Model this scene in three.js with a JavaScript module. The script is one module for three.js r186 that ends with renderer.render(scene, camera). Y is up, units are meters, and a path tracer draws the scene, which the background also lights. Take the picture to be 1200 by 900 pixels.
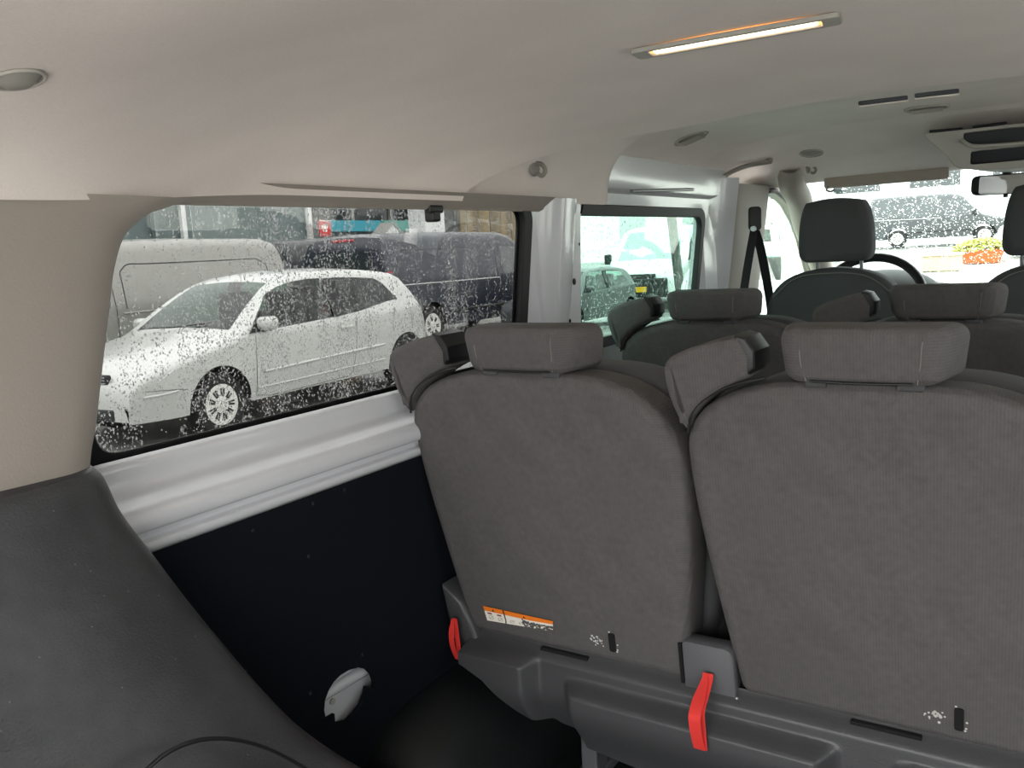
import * as THREE from 'three';
import { RoundedBoxGeometry } from 'three/addons/geometries/RoundedBoxGeometry.js';
import { mergeGeometries, mergeVertices, toCreasedNormals } from 'three/addons/utils/BufferGeometryUtils.js';
import { RectAreaLightUniformsLib } from 'three/addons/lights/RectAreaLightUniformsLib.js';
import { ImprovedNoise } from 'three/addons/math/ImprovedNoise.js';

// ------------------------------------------------------------------ camera, sky, exposure
// metres, y up; the minibus points along -z, its floor is y = 0 and its middle x = 0; the ground outside is y = -0.45
const scene = new THREE.Scene();
const EYE = new THREE.Vector3(0.2, 1.05, 0);
const AXR = new THREE.Vector3(0.84107298, -0.05417492, -0.53820193), AXU = new THREE.Vector3(-0.03710463, 0.98685029, -0.15732056), AXB = new THREE.Vector3(0.53964756, 0.15228786, 0.82800297);
const camera = new THREE.PerspectiveCamera(2 * Math.atan(450 / 1000) * 180 / Math.PI, 4 / 3, 0.02, 400);
camera.position.copy(EYE);
camera.quaternion.setFromRotationMatrix(new THREE.Matrix4().makeBasis(AXR, AXU, AXB));
camera.updateMatrixWorld();

const renderer = new THREE.WebGLRenderer({ antialias: true });
renderer.toneMapping = THREE.LinearToneMapping;
renderer.toneMappingExposure = 7.8;
renderer.shadowMap.enabled = true;

// overcast rain sky: a plain veil of cloud, brighter overhead than at the horizon, the same all the way round
{
  const W = 64, H = 128, d = new Float32Array(W * H * 4);
  for (let j = 0; j < H; j++) {
    const el = ((j + 0.5) / H - 0.5) * Math.PI, up = Math.max(0, Math.sin(el)), v = 0.62 + 0.5 * up;
    for (let i = 0; i < W; i++) { const k = (j * W + i) * 4; d[k] = v * 0.985; d[k + 1] = v * 1.0; d[k + 2] = v * 1.0; d[k + 3] = 1; }
  }
  const t = new THREE.DataTexture(d, W, H, THREE.RGBAFormat, THREE.FloatType);
  t.mapping = THREE.EquirectangularReflectionMapping; t.magFilter = THREE.LinearFilter; t.minFilter = THREE.LinearFilter; t.needsUpdate = true;
  scene.background = t;
}

// ------------------------------------------------------------------ helpers
let seed = 7;
const rnd = () => { seed = (seed * 1664525 + 1013904223) >>> 0; return seed / 4294967296; };
const noise = new ImprovedNoise();
const V = (x, y, z) => new THREE.Vector3(x, y, z);
const clamp = (v, a, b) => Math.min(b, Math.max(a, v));
const sstep = (a, b, v) => { const t = clamp((v - a) / (b - a), 0, 1); return t * t * (3 - 2 * t); };
// a pixel of the photograph as a direction, and where that direction meets a plane of the bus
const ray = (px, py) => V(0, 0, 0).addScaledVector(AXR, (px - 600) / 1000).addScaledVector(AXU, (450 - py) / 1000).addScaledVector(AXB, -1);
const onX = (px, py, x) => { const r = ray(px, py); return EYE.clone().addScaledVector(r, (x - EYE.x) / r.x); };
const onY = (px, py, y) => { const r = ray(px, py); return EYE.clone().addScaledVector(r, (y - EYE.y) / r.y); };
const onZ = (px, py, z) => { const r = ray(px, py); return EYE.clone().addScaledVector(r, (z - EYE.z) / r.z); };
const LEAN = 0.12, BELT = 0.8;                                      // the side of the bus leans inwards above the belt line
const onWall = (px, py, x0 = -0.86) => { const r = ray(px, py); const t = (x0 + LEAN * (EYE.y - BELT) - EYE.x) / (r.x - LEAN * r.y); return EYE.clone().addScaledVector(r, t); };
const lean = (g) => { const p = g.attributes.position; for (let i = 0; i < p.count; i++) p.setX(i, p.getX(i) + LEAN * Math.max(0, p.getY(i) - BELT)); g.computeVertexNormals(); return g; };

const taken = {};
const numbered = (n) => { const k = taken[n] = (taken[n] ?? -1) + 1; return k ? n + '_' + String(k).padStart(3, '0') : n; };
function shade(o) { o.castShadow = true; o.receiveShadow = true; return o; }
function mesh(name, g, m, parent) {
  if (Array.isArray(g)) g = merge(g);
  const o = shade(new THREE.Mesh(g, m)); o.name = parent ? name : numbered(name); (parent || scene).add(o); return o;
}
function merge(list) { return mergeGeometries(list.map((g) => { const h = g.index ? g.toNonIndexed() : g; for (const k of Object.keys(h.attributes)) if (!['position', 'normal', 'uv'].includes(k)) h.deleteAttribute(k); if (!h.attributes.uv) h.setAttribute('uv', new THREE.BufferAttribute(new Float32Array(h.attributes.position.count * 2), 2)); return h; })); }
function thing(name, label, category, group, at = [0, 0, 0], turn = 0) {
  const o = new THREE.Group(); o.name = numbered(name); scene.add(o); o.position.set(...at); o.rotation.y = turn; o.userData = { label, category };
  if (group) o.userData.group = group;
  return o;
}
function tag(o, label, category, group) { o.userData = { ...o.userData, label, category }; if (group) o.userData.group = group; return o; }
function struct(name, label, category = 'structure') { const o = new THREE.Group(); o.name = name; scene.add(o); o.userData = { kind: 'structure', label, category }; return o; }
const box = (w, h, d, x = 0, y = 0, z = 0, r = 0) => { const g = r ? new RoundedBoxGeometry(w, h, d, 3, r) : new THREE.BoxGeometry(w, h, d); g.translate(x, y, z); return g; };
const tube = (pts, r, n = 24, k = 8, closed = false) => new THREE.TubeGeometry(new THREE.CatmullRomCurve3(pts.map((p) => p.isVector3 ? p : V(...p)), closed), n, r, k, closed);
const bar = (a, b, r, k = 10) => { const d = b.clone().sub(a), g = new THREE.CylinderGeometry(r, r, d.length(), k); g.applyQuaternion(new THREE.Quaternion().setFromUnitVectors(V(0, 1, 0), d.normalize())); g.translate((a.x + b.x) / 2, (a.y + b.y) / 2, (a.z + b.z) / 2); return g; };
// a grid surface: f(u, v) -> [x, y, z], u and v from 0 to 1; uv in metres along the two directions
function grid(f, nu, nv, flip = false) {
  const pos = [], uv = [], idx = [];
  for (let j = 0; j <= nv; j++) for (let i = 0; i <= nu; i++) pos.push(...f(i / nu, j / nv));
  const at = (i, j) => (j * (nu + 1) + i) * 3, len = (a, b) => Math.hypot(pos[a] - pos[b], pos[a + 1] - pos[b + 1], pos[a + 2] - pos[b + 2]);
  const us = [0], vs = [0], jm = nv >> 1, im = nu >> 1;
  for (let i = 1; i <= nu; i++) us.push(us[i - 1] + len(at(i, jm), at(i - 1, jm)));
  for (let j = 1; j <= nv; j++) vs.push(vs[j - 1] + len(at(im, j), at(im, j - 1)));
  for (let j = 0; j <= nv; j++) for (let i = 0; i <= nu; i++) uv.push(us[i], vs[j]);
  for (let j = 0; j < nv; j++) for (let i = 0; i < nu; i++) { const a = j * (nu + 1) + i, b = a + 1, c = a + nu + 1, d = c + 1; if (flip) idx.push(a, c, b, b, c, d); else idx.push(a, b, c, b, d, c); }
  const g = new THREE.BufferGeometry(); g.setAttribute('position', new THREE.Float32BufferAttribute(pos, 3)); g.setAttribute('uv', new THREE.Float32BufferAttribute(uv, 2)); g.setIndex(idx); g.computeVertexNormals(); return g;
}
// a profile of (x, y) points drawn along z
const alongZ = (prof, z0, z1, n = 2) => grid((u, v) => { const k = u * (prof.length - 1), i = Math.min(prof.length - 2, Math.floor(k)), t = k - i; return [prof[i][0] + (prof[i + 1][0] - prof[i][0]) * t, prof[i][1] + (prof[i + 1][1] - prof[i][1]) * t, z0 + (z1 - z0) * v]; }, prof.length - 1, n);
const smooth = (pts, n) => new THREE.CatmullRomCurve3(pts.map((p) => V(p[0], p[1], 0)), false, 'centripetal').getPoints(n).map((p) => [p.x, p.y]);
function extr(shape, depth, bevel = 0, seg = 3, curve = 10) { return new THREE.ExtrudeGeometry(shape, { depth, bevelEnabled: bevel > 0, bevelThickness: bevel, bevelSize: bevel, bevelOffset: -bevel, bevelSegments: seg, curveSegments: curve }); }
function rrect(x0, y0, x1, y1, r, path = new THREE.Shape()) {
  const q = Array.isArray(r) ? r : [r, r, r, r];                    // corners: lower left, lower right, upper right, upper left
  path.moveTo(x0 + q[0], y0); path.lineTo(x1 - q[1], y0); path.quadraticCurveTo(x1, y0, x1, y0 + q[1]); path.lineTo(x1, y1 - q[2]); path.quadraticCurveTo(x1, y1, x1 - q[2], y1);
  path.lineTo(x0 + q[3], y1); path.quadraticCurveTo(x0, y1, x0, y1 - q[3]); path.lineTo(x0, y0 + q[0]); path.quadraticCurveTo(x0, y0, x0 + q[0], y0); return path;
}
const lerpTable = (tab, s) => { if (s <= tab[0][0]) return tab[0][1]; for (let i = 1; i < tab.length; i++) if (s <= tab[i][0]) { const t = (s - tab[i - 1][0]) / (tab[i][0] - tab[i - 1][0] || 1); return tab[i - 1][1] + (tab[i][1] - tab[i - 1][1]) * t; } return tab[tab.length - 1][1]; };

// ------------------------------------------------------------------ textures and materials
function dataTex(n, f, srgb, repeat = 1) {
  const d = new Uint8Array(n * n * 4);
  for (let j = 0; j < n; j++) for (let i = 0; i < n; i++) { const c = f(i, j, n), k = (j * n + i) * 4; d[k] = clamp(c[0], 0, 255); d[k + 1] = clamp(c[1], 0, 255); d[k + 2] = clamp(c[2], 0, 255); d[k + 3] = 255; }
  const t = new THREE.DataTexture(d, n, n, THREE.RGBAFormat); t.wrapS = t.wrapT = THREE.RepeatWrapping; t.magFilter = THREE.LinearFilter; t.minFilter = THREE.LinearMipmapLinearFilter; t.generateMipmaps = true;
  if (srgb) t.colorSpace = THREE.SRGBColorSpace; t.repeat.set(repeat, repeat); t.needsUpdate = true; return t;
}
// noise that repeats over n pixels
const tile = (i, j, n, cells, z) => { const x = i / n * cells, y = j / n * cells, u = i / n, v = j / n, f = (a, b) => noise.noise(a, b, z); return f(x, y) * (1 - u) * (1 - v) + f(x - cells, y) * u * (1 - v) + f(x, y - cells) * (1 - u) * v + f(x - cells, y - cells) * u * v; };
const fabricTex = dataTex(512, (i, j, n) => { const m = tile(i, j, n, 5, 1.3) * 6 + tile(i, j, n, 22, 4.1) * 7 + (rnd() - 0.5) * 13, rib = Math.cos(i / n * Math.PI * 2 * 60) * 3; return [84 + m + rib, 81 + m * 0.95 + rib, 81 + m * 0.9 + rib]; }, true, 4);
const fabricBump = dataTex(512, (i, j, n) => { const v = 128 + Math.cos(i / n * Math.PI * 2 * 60) * 60 + (rnd() - 0.5) * 90; return [v, v, v]; }, false, 4);
const grainBump = dataTex(512, (i, j, n) => { const v = 128 + tile(i, j, n, 90, 2.2) * 130 + (rnd() - 0.5) * 60; return [v, v, v]; }, false, 4);
const linerTex = dataTex(512, (i, j, n) => { const m = tile(i, j, n, 6, 3.3) * 7 + (rnd() - 0.5) * 8; return [223 + m, 214 + m, 209 + m]; }, true, 1.5);
const asphaltTex = dataTex(512, (i, j, n) => { const m = tile(i, j, n, 7, 5.5) * 34 + tile(i, j, n, 40, 1.9) * 22 + (rnd() - 0.5) * 34; return [132 + m, 132 + m, 129 + m]; }, true, 0.25);
const asphaltRough = dataTex(256, (i, j, n) => { const v = 120 + tile(i, j, n, 5, 8.5) * 150 + (rnd() - 0.5) * 30; return [v, v, v]; }, false, 0.25);
const concreteTex = dataTex(512, (i, j, n) => { const m = tile(i, j, n, 6, 7.5) * 26 + tile(i, j, n, 40, 2.9) * 16 + (rnd() - 0.5) * 22; return [176 + m, 173 + m, 166 + m]; }, true, 0.25);
const dustTex = dataTex(512, (i, j, n) => { const m = tile(i, j, n, 6, 6.1) * 10 + tile(i, j, n, 30, 2.7) * 8 + (rnd() - 0.5) * 8 + (rnd() < 0.00025 ? 70 : 0); return [58 + m, 58 + m, 60 + m]; }, true, 1.3);

const std = (c, r, o = {}) => new THREE.MeshStandardMaterial({ color: c, roughness: r, side: THREE.DoubleSide, ...o });
const phy = (c, r, o = {}) => new THREE.MeshPhysicalMaterial({ color: c, roughness: r, side: THREE.DoubleSide, ...o });
const M = {
  liner: std(0xffffff, 0.95, { map: linerTex }),
  pillarTrim: std(0x9a928a, 0.6, { bumpMap: grainBump, bumpScale: 0.0002 }),
  darkTrim: std(0xffffff, 0.42, { map: dustTex, bumpMap: grainBump, bumpScale: 0.0004 }),
  blackPanel: phy(0x0b0f16, 0.9, { specularIntensity: 0.35 }),
  rubber: std(0x15191a, 0.45, { bumpMap: grainBump, bumpScale: 0.0008 }),
  whiteMetal: phy(0xd3d4d8, 0.25, { clearcoat: 1, clearcoatRoughness: 0.12 }),
  seal: std(0x0b0c0e, 0.55),
  frit: std(0x08090b, 0.3),
  fabric: std(0xffffff, 0.95, { map: fabricTex, bumpMap: fabricBump, bumpScale: 0.0003 }),
  fabricDark: std(0x4a4a4c, 0.95, { bumpMap: fabricBump, bumpScale: 0.0002 }),
  stitch: std(0x77736f, 0.9),
  seatPlastic: std(0x434345, 0.4, { bumpMap: grainBump, bumpScale: 0.0004 }),
  bracket: std(0x57575a, 0.5),
  blackPlastic: std(0x17181a, 0.45),
  hole: std(0x050506, 0.9),
  scuff: std(0xc8c6c2, 0.8),
  red: std(0xd8322c, 0.8),
  steel: std(0x9b9c9e, 0.3, { metalness: 0.9 }),
  greyPlastic: std(0xa9a69f, 0.6),
  ventGrey: std(0x8e8b85, 0.7),
  darkPocket: std(0x3c3f45, 0.7),
  belt: std(0x232427, 0.8),
  mirror: std(0xdfe3e4, 0.03, { metalness: 1 }),
  dash: std(0x2b2c2e, 0.7),
  // outside
  asphalt: std(0xffffff, 1, { map: asphaltTex, roughnessMap: asphaltRough }),
  concrete: std(0xffffff, 0.55, { map: concreteTex }),
  silver: phy(0xc6c8c4, 0.36, { metalness: 0.25, clearcoat: 0.8, clearcoatRoughness: 0.1 }),
  greyVan: phy(0x9d9c96, 0.4, { metalness: 0.2, clearcoat: 0.7, clearcoatRoughness: 0.15 }),
  navy: phy(0x1b2230, 0.4, { clearcoat: 0.6, clearcoatRoughness: 0.2 }),
  darkGrey: phy(0x34373b, 0.4, { clearcoat: 0.6, clearcoatRoughness: 0.2 }),
  mauve: phy(0x6f6570, 0.4, { clearcoat: 0.6, clearcoatRoughness: 0.2 }),
  white: phy(0xe6e8e6, 0.35, { clearcoat: 0.8, clearcoatRoughness: 0.1 }),
  carGlass: phy(0xb9d2c8, 0.02, { transmission: 1, thickness: 0, ior: 1.5 }),
  darkGlass: phy(0x20272a, 0.05, { clearcoat: 1, clearcoatRoughness: 0.03 }),
  paleGlass: phy(0xa9bdb6, 0.06, { clearcoat: 1, clearcoatRoughness: 0.03 }),
  tyre: std(0x1c1c1d, 0.85),
  hub: phy(0xdcdcd6, 0.4),
  slot: std(0x161617, 0.8),
  carBlack: std(0x1d1e20, 0.6),
  tail: phy(0xc8202a, 0.2, { clearcoat: 1 }),
  lens: phy(0xdfe6e6, 0.08, { clearcoat: 1 }),
  chrome: std(0xd7d9da, 0.15, { metalness: 1 }),
  seam: std(0x3f4140, 0.8),
  cabin: std(0x25282a, 0.9),
};

// ================================================================== THE BUS ITSELF
// ------------------------------------------------------------------ floor and ground
{
  const f = struct('floor', 'dark rubber floor of the minibus', 'floor');
  mesh('floor_mat', box(1.74, 0.04, 4.5, 0, -0.02, -1.95), M.rubber, f);
}
const groundY = (x, z) => -0.45 + 0.95 * sstep(-20, -42, z) * sstep(-13, -7, x);
{
  const g = struct('ground', 'wet dark asphalt of the car park', 'ground');
  mesh('asphalt', grid((u, v) => { const x = -60 + 57 * u, z = 40 - 120 * v; return [x, groundY(x, z), z]; }, 60, 120), M.asphalt, g);
  mesh('concrete', grid((u, v) => { const x = -3 + 63 * u, z = 40 - 120 * v; return [x, groundY(x, z), z]; }, 60, 120), M.concrete, g);
}

// ------------------------------------------------------------------ ceiling: rear headliner panel with rounded front corners, front headliner above it
const STRIP = onX(300, 238.5, -0.812).y;
const rearEdgeZ = (x) => { const a = Math.abs(x); return a < 0.5 ? -1.87 : -1.87 + 0.58 * (1 - Math.sqrt(Math.max(0, 1 - ((a - 0.5) / 0.315) ** 2))); };
const cross = (x, half, yc, ye, p = 5.2, q = 2.1) => ye + (yc - ye) * Math.pow(Math.max(0, 1 - Math.pow(Math.min(1, Math.abs(x) / half), p)), 1 / q);
const rearLine = smooth([[-0.3, 1.205], [0.1, 1.222], [0.36, 1.236], [0.44, 1.243], [0.52, 1.256], [0.7, 1.292], [0.95, 1.322], [1.25, 1.335], [1.6, 1.328], [2.0, 1.305]], 120);
const rearHalf = (z) => 0.784 - 0.094 * sstep(-0.95, -0.45, z);
const rearY = (x, z) => { const yc = lerpTable(rearLine, -z) + 0.008 * Math.exp(-(((x + 0.1) / 0.25) ** 2)); return cross(x, rearHalf(z), yc, 1.153 - 0.024 * sstep(-0.95, -0.45, z)); };
const frontEdge = (z) => 1.158 + 0.079 * sstep(-2.02, -2.2, z), frontHalf = (z) => 0.806 + 0.062 * sstep(-2.02, -2.2, z);
const frontY = (x, z) => { const yc = z > -2.9 ? 1.338 + 0.05 * sstep(-1.75, -2.5, z) : 1.388 - 0.008 - 0.116 * sstep(-2.92, -3.6, z); return cross(x, frontHalf(z), yc, frontEdge(z), 7, 2.3); };
const ceilingAt = (px, py, fy) => { const r = ray(px, py); let t0 = 0.3, t1 = 6; for (let t = 0.3; t < 5; t += 0.01) { const p = EYE.clone().addScaledVector(r, t); if (p.y > fy(p.x, p.z)) { t1 = t; t0 = t - 0.01; break; } } for (let k = 0; k < 20; k++) { const t = (t0 + t1) / 2, p = EYE.clone().addScaledVector(r, t); if (p.y > fy(p.x, p.z)) t1 = t; else t0 = t; } return EYE.clone().addScaledVector(r, t0); };
{
  const c = struct('ceiling', 'light beige moulded headliner of the minibus', 'ceiling');
  const xOf = (u) => Math.sin((u - 0.5) * Math.PI) * 0.812;
  mesh('rear_headliner', grid((u, v) => { const ze = rearEdgeZ(xOf(u)), z = 0.28 + (ze - 0.28) * v, x = xOf(u) * rearHalf(z) / 0.812; return [x, rearY(x, z), z]; }, 80, 90), M.liner, c);
  // rolled front lip of the rear panel, turning up behind the edge
  mesh('headliner_lip', grid((u, v) => { const ze = rearEdgeZ(xOf(u)), x = xOf(u) * rearHalf(ze) / 0.812, a = v * Math.PI / 2; return [x * (1 + 0.012 * v), rearY(x, ze) + 0.05 * (1 - Math.cos(a)), ze - 0.012 * Math.sin(a)]; }, 80, 6), M.liner, c);
  mesh('front_headliner', grid((u, v) => { const x0 = Math.sin((u - 0.5) * Math.PI) * 0.806, zs = rearEdgeZ(x0) + 0.02 + 0.12 * sstep(0.72, 0.8, Math.abs(x0)), z = zs + (-3.65 - zs) * v, x = x0 * frontHalf(z) / 0.806; return [x, frontY(x, z), z]; }, 80, 90), M.liner, c);
  mesh('roof_skin', grid((u, v) => { const x = (u - 0.5) * 1.86, z = 0.3 - 4.0 * v; return [x, cross(x, 0.935, 1.47, 1.2, 5, 1.6), z]; }, 30, 6), M.whiteMetal, c);
  mesh('edge_strip', [alongZ([[-0.83, 1.19], [-0.828, STRIP - 0.002], [-0.816, STRIP - 0.004], [-0.81, STRIP], [-0.806, STRIP + 0.006], [-0.775, 1.168]], 0.2, -1.72)], M.pillarTrim, c);
}

// ------------------------------------------------------------------ left wall
const W1 = { z0: -0.585, z1: onWall(619, 300).z, y0: onWall(400, 483).y, y1: 1.15 };
const W2 = { z0: -1.86, z1: onWall(820, 290, -0.905).z, y0: onWall(704, 403, -0.905).y, y1: onWall(760, 246, -0.905).y };
const plateX = (shape, x, thick) => { const g = extr(shape, thick, 0.002, 1, 12); g.rotateY(-Math.PI / 2); g.translate(x, 0, 0); return g; };   // a shape drawn in (z, y), lying in the plane x = const; thickness runs to -x
{
  const w = struct('wall_left', 'white painted side wall with black lower panel', 'wall');
  const s = new THREE.Shape([[-2.02, 0.0], [0.35, 0.0], [0.35, 1.3], [-1.9, 1.3], [-1.9, 0.8], [-1.9, 0.0]].map((p) => new THREE.Vector2(...p)));
  const s1 = new THREE.Shape(); s1.moveTo(-1.9, 0); s1.lineTo(0.35, 0); s1.lineTo(0.35, 1.3); s1.lineTo(-1.9, 1.3); s1.lineTo(-1.9, 0);
  s1.holes.push(rrect(W1.z1, W1.y0, W1.z0, W1.y1, 0.05, new THREE.Path()));
  mesh('side_panel', lean(plateX(s1, -0.862, 0.03)), M.whiteMetal, w);
  const LIP = onX(300, 603.5, -0.815).y;
  // rolled belt panel under the glass
  const prof = smooth([[-0.862, 0.803], [-0.853, 0.797], [-0.85, 0.775], [-0.846, 0.763], [-0.832, 0.752], [-0.814, 0.744], [-0.804, 0.736], [-0.801, 0.724], [-0.806, 0.712], [-0.818, LIP + 0.032], [-0.822, LIP + 0.02]], 40).concat([[-0.822, LIP + 0.0185], [-0.814, LIP + 0.0165], [-0.812, LIP + 0.014], [-0.812, LIP + 0.008], [-0.815, LIP + 0.005], [-0.815, LIP], [-0.86, LIP - 0.001]]);
  mesh('belt_panel', alongZ(prof, -0.3, -1.93), M.whiteMetal, w);
  // black lower panel with a D-shaped service hole, white metal behind it
  const lp = new THREE.Shape(); lp.moveTo(-1.93, 0); lp.lineTo(-0.3, 0); lp.lineTo(-0.3, LIP + 0.003); lp.lineTo(-1.93, LIP + 0.003); lp.lineTo(-1.93, 0);
  const H = (px, py) => { const p = onX(px, py, -0.82); return [p.z, p.y]; };
  const hp = new THREE.Path([[391, 836], [381, 842], [379, 832], [380, 820], [384, 809], [390, 799], [398, 791], [408, 785], [419, 782], [428, 784], [434, 790], [437, 798], [438, 806], [428, 804], [426, 814], [422, 824], [415, 834], [405, 844], [392, 847]].map((q) => new THREE.Vector2(...H(...q))));
  lp.holes.push(hp);
  mesh('lower_panel', plateX(lp, -0.818, 0.006), M.blackPanel, w);
  mesh('inner_skin', [box(0.01, 0.5, 0.7, -0.855, 0.33, -1.0)], M.whiteMetal, w);
  { const a = H(388, 818), b = H(436, 796); mesh('inner_rib', bar(V(-0.842, a[1], a[0] + 0.03), V(-0.842, b[1] + 0.01, b[0] - 0.03), 0.011), M.whiteMetal, w); const c = H(402, 826); mesh('bolt', new THREE.CylinderGeometry(0.006, 0.006, 0.006, 10).rotateZ(Math.PI / 2).translate(-0.846, c[1], c[0]), M.greyPlastic, w); }
  for (const [px, py] of [[366, 590], [361, 652], [296, 622], [403, 574], [424, 767], [287, 787], [363, 812]]) { const p = onX(px, py, -0.817); mesh('panel_clip', new THREE.SphereGeometry(0.004, 10, 6).scale(0.5, 1, 1).translate(-0.817, p.y, p.z), M.blackPlastic, w); }
  // pillar between the two windows: a rounded box section
  const pz = onWall(690, 244, -0.83).z, pp = [];
  for (const [z, x] of [[W1.z1 - 0.01, -0.866], [W1.z1 - 0.03, -0.857], [W1.z1 - 0.055, -0.842], [W1.z1 - 0.1, -0.832], [-1.78, -0.83], [-1.835, -0.832], [-1.856, -0.838], [-1.862, -0.852], [-1.863, -0.93]]) pp.push([z, x]);
  const pc = smooth(pp, 60);
  mesh('door_pillar', lean(grid((u, v) => { const q = pc[Math.round(u * 60)]; return [q[1], 0.0 + 1.168 * v, q[0]]; }, 60, 32)), M.whiteMetal, w);
  { const a = onWall(683, 240, -0.83), b = onWall(681, 250, -0.83); mesh('pillar_slot', bar(a, b, 0.0025), M.hole, w); }
  for (const [px, py, r] of [[672, 330, 0.006], [678, 286, 0.003], [667, 376, 0.004]]) { const p = onWall(px, py, -0.832); mesh('pillar_plug', new THREE.SphereGeometry(r, 10, 8).scale(0.6, 1.4, 1).translate(p.x + 0.004, p.y, p.z + 0.003), M.seal, w); }
  // sliding door: frame with a big window opening
  const s2 = new THREE.Shape(); s2.moveTo(-3.12, 0); s2.lineTo(-1.84, 0); s2.lineTo(-1.84, 1.3); s2.lineTo(-3.12, 1.3); s2.lineTo(-3.12, 0);
  s2.holes.push(rrect(W2.z1, W2.y0, W2.z0 + 0.01, W2.y1, 0.05, new THREE.Path()));
  mesh('sliding_door_panel', lean(plateX(s2, -0.905, 0.03)), M.whiteMetal, w);
  mesh('door_header', lean(alongZ(smooth([[-0.906, 1.165], [-0.905, 1.19], [-0.9, 1.2], [-0.893, 1.21], [-0.892, 1.28]], 16), -1.9, -3.08)), M.whiteMetal, w);
  { const a = onWall(740, 224, -0.89), b = onWall(812, 222, -0.89); mesh('door_track', bar(a, b, 0.005), M.steel, w); }
  mesh('door_reveal', lean(grid((u, v) => { const q = smooth([[W2.z1 - 0.03, -0.905], [W2.z1 - 0.07, -0.9], [W2.z1 - 0.13, -0.885], [W2.z1 - 0.19, -0.85]], 16)[Math.round(u * 16)]; return [q[1], 1.27 * v, q[0]]; }, 16, 20)), M.whiteMetal, w);
}

// ------------------------------------------------------------------ windows: pane, black seal, rain on the outside
function drops(name, n, place, rmin, rmax, axis, parent) {
  const g = new THREE.SphereGeometry(1, 8, 6); 
  const m = phy(0xffffff, 0.02, { transmission: 1, thickness: 0.002, ior: 1.33, side: THREE.FrontSide });
  const o = new THREE.InstancedMesh(g, m, n), q = new THREE.Quaternion().setFromUnitVectors(V(0, 0, 1), axis.clone().normalize()), t = new THREE.Matrix4();
  for (let k = 0; k < n; k++) { const p = place(), r = rmin + (rmax - rmin) * Math.pow(rnd(), 2.2); t.compose(p.addScaledVector(axis, r * 0.5), q, V(r * (0.8 + 0.3 * rnd()), r * (0.9 + 0.7 * rnd()), r * 0.2)); o.setMatrixAt(k, t); }
  o.name = name; o.userData.kind = 'stuff'; o.castShadow = false; o.receiveShadow = true; parent.add(o); return o;
}
const pane = (tint, r = 0.0) => phy(tint, r, { transmission: 1, thickness: 0, ior: 1.5 });
{
  const w = struct('window_1', 'large rain-spotted rear side window with black seal', 'window');
  const ring = (z0, y0, z1, y1, r, inset) => { const s = rrect(z0, y0, z1, y1, r); s.holes.push(rrect(z0 + inset[0], y0 + inset[1], z1 - inset[2], y1 - inset[3], r * 0.8, new THREE.Path())); return s; };
  mesh('glass_pane', lean(plateX(rrect(W1.z1 - 0.01, W1.y0 - 0.01, W1.z0 + 0.02, W1.y1 + 0.01, 0.04), -0.874, 0.0005)), pane(0xb6b6b5), w);
  mesh('black_border', lean(plateX(ring(W1.z1 - 0.012, W1.y0 - 0.012, W1.z0 + 0.03, W1.y1 + 0.012, 0.05, [0.05, 0.034, 0.07, 0.018]), -0.872, 0.001)), M.frit, w);
  mesh('rubber_seal', lean(plateX(ring(W1.z1 - 0.006, W1.y0 - 0.01, W1.z0 + 0.02, W1.y1 + 0.006, 0.05, [0.034, 0.018, 0.012, 0.012]), -0.857, 0.014)), M.seal, w);
  const a = onWall(505, 240, -0.862), clip = mesh('window_latch', [box(0.024, 0.03, 0.026, -0.818, STRIP - 0.012, a.z, 0.006), box(0.018, 0.016, 0.042, -0.814, STRIP - 0.003, a.z, 0.005)], M.blackPlastic, w);
  const zl = W1.z0 - W1.z1, yl = W1.y1 - W1.y0;
  drops('raindrops', 20000, () => { let z, y, k = 0; do { z = W1.z1 + 0.01 + rnd() * (zl - 0.02); y = W1.y0 + 0.015 + rnd() * (yl - 0.02); k++; } while (k < 6 && rnd() > 0.45 + 0.9 * noise.noise(z * 45, y * 4, 0.5) + 0.5 * noise.noise(z * 14, y * 9, 3.5)); return V(-0.8755 + LEAN * (y - BELT), y, z); }, 0.0006, 0.0016, V(-1, 0, 0), w);
}
{
  const w = struct('window_2', 'sliding door window with black seal and raindrops', 'window');
  const s = rrect(W2.z1 - 0.01, W2.y0 - 0.01, W2.z0 + 0.02, W2.y1 + 0.01, 0.06); s.holes.push(rrect(W2.z1 + 0.022, W2.y0 + 0.02, W2.z0 - 0.01, W2.y1 - 0.02, 0.05, new THREE.Path()));
  mesh('glass_pane', lean(plateX(rrect(W2.z1 - 0.01, W2.y0 - 0.01, W2.z0 + 0.02, W2.y1 + 0.01, 0.04), -0.918, 0.0005)), pane(0xbfd2ca), w);
  mesh('rubber_seal', lean(plateX(s, -0.898, 0.016)), M.seal, w);
  drops('raindrops', 4000, () => { const z = W2.z1 + 0.02 + rnd() * (W2.z0 - W2.z1 - 0.03), y = W2.y0 + 0.015 + rnd() * (W2.y1 - W2.y0 - 0.03); return V(-0.9195 + LEAN * (y - BELT), y, z); }, 0.0008, 0.0026, V(-1, 0, 0), w);
}

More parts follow.
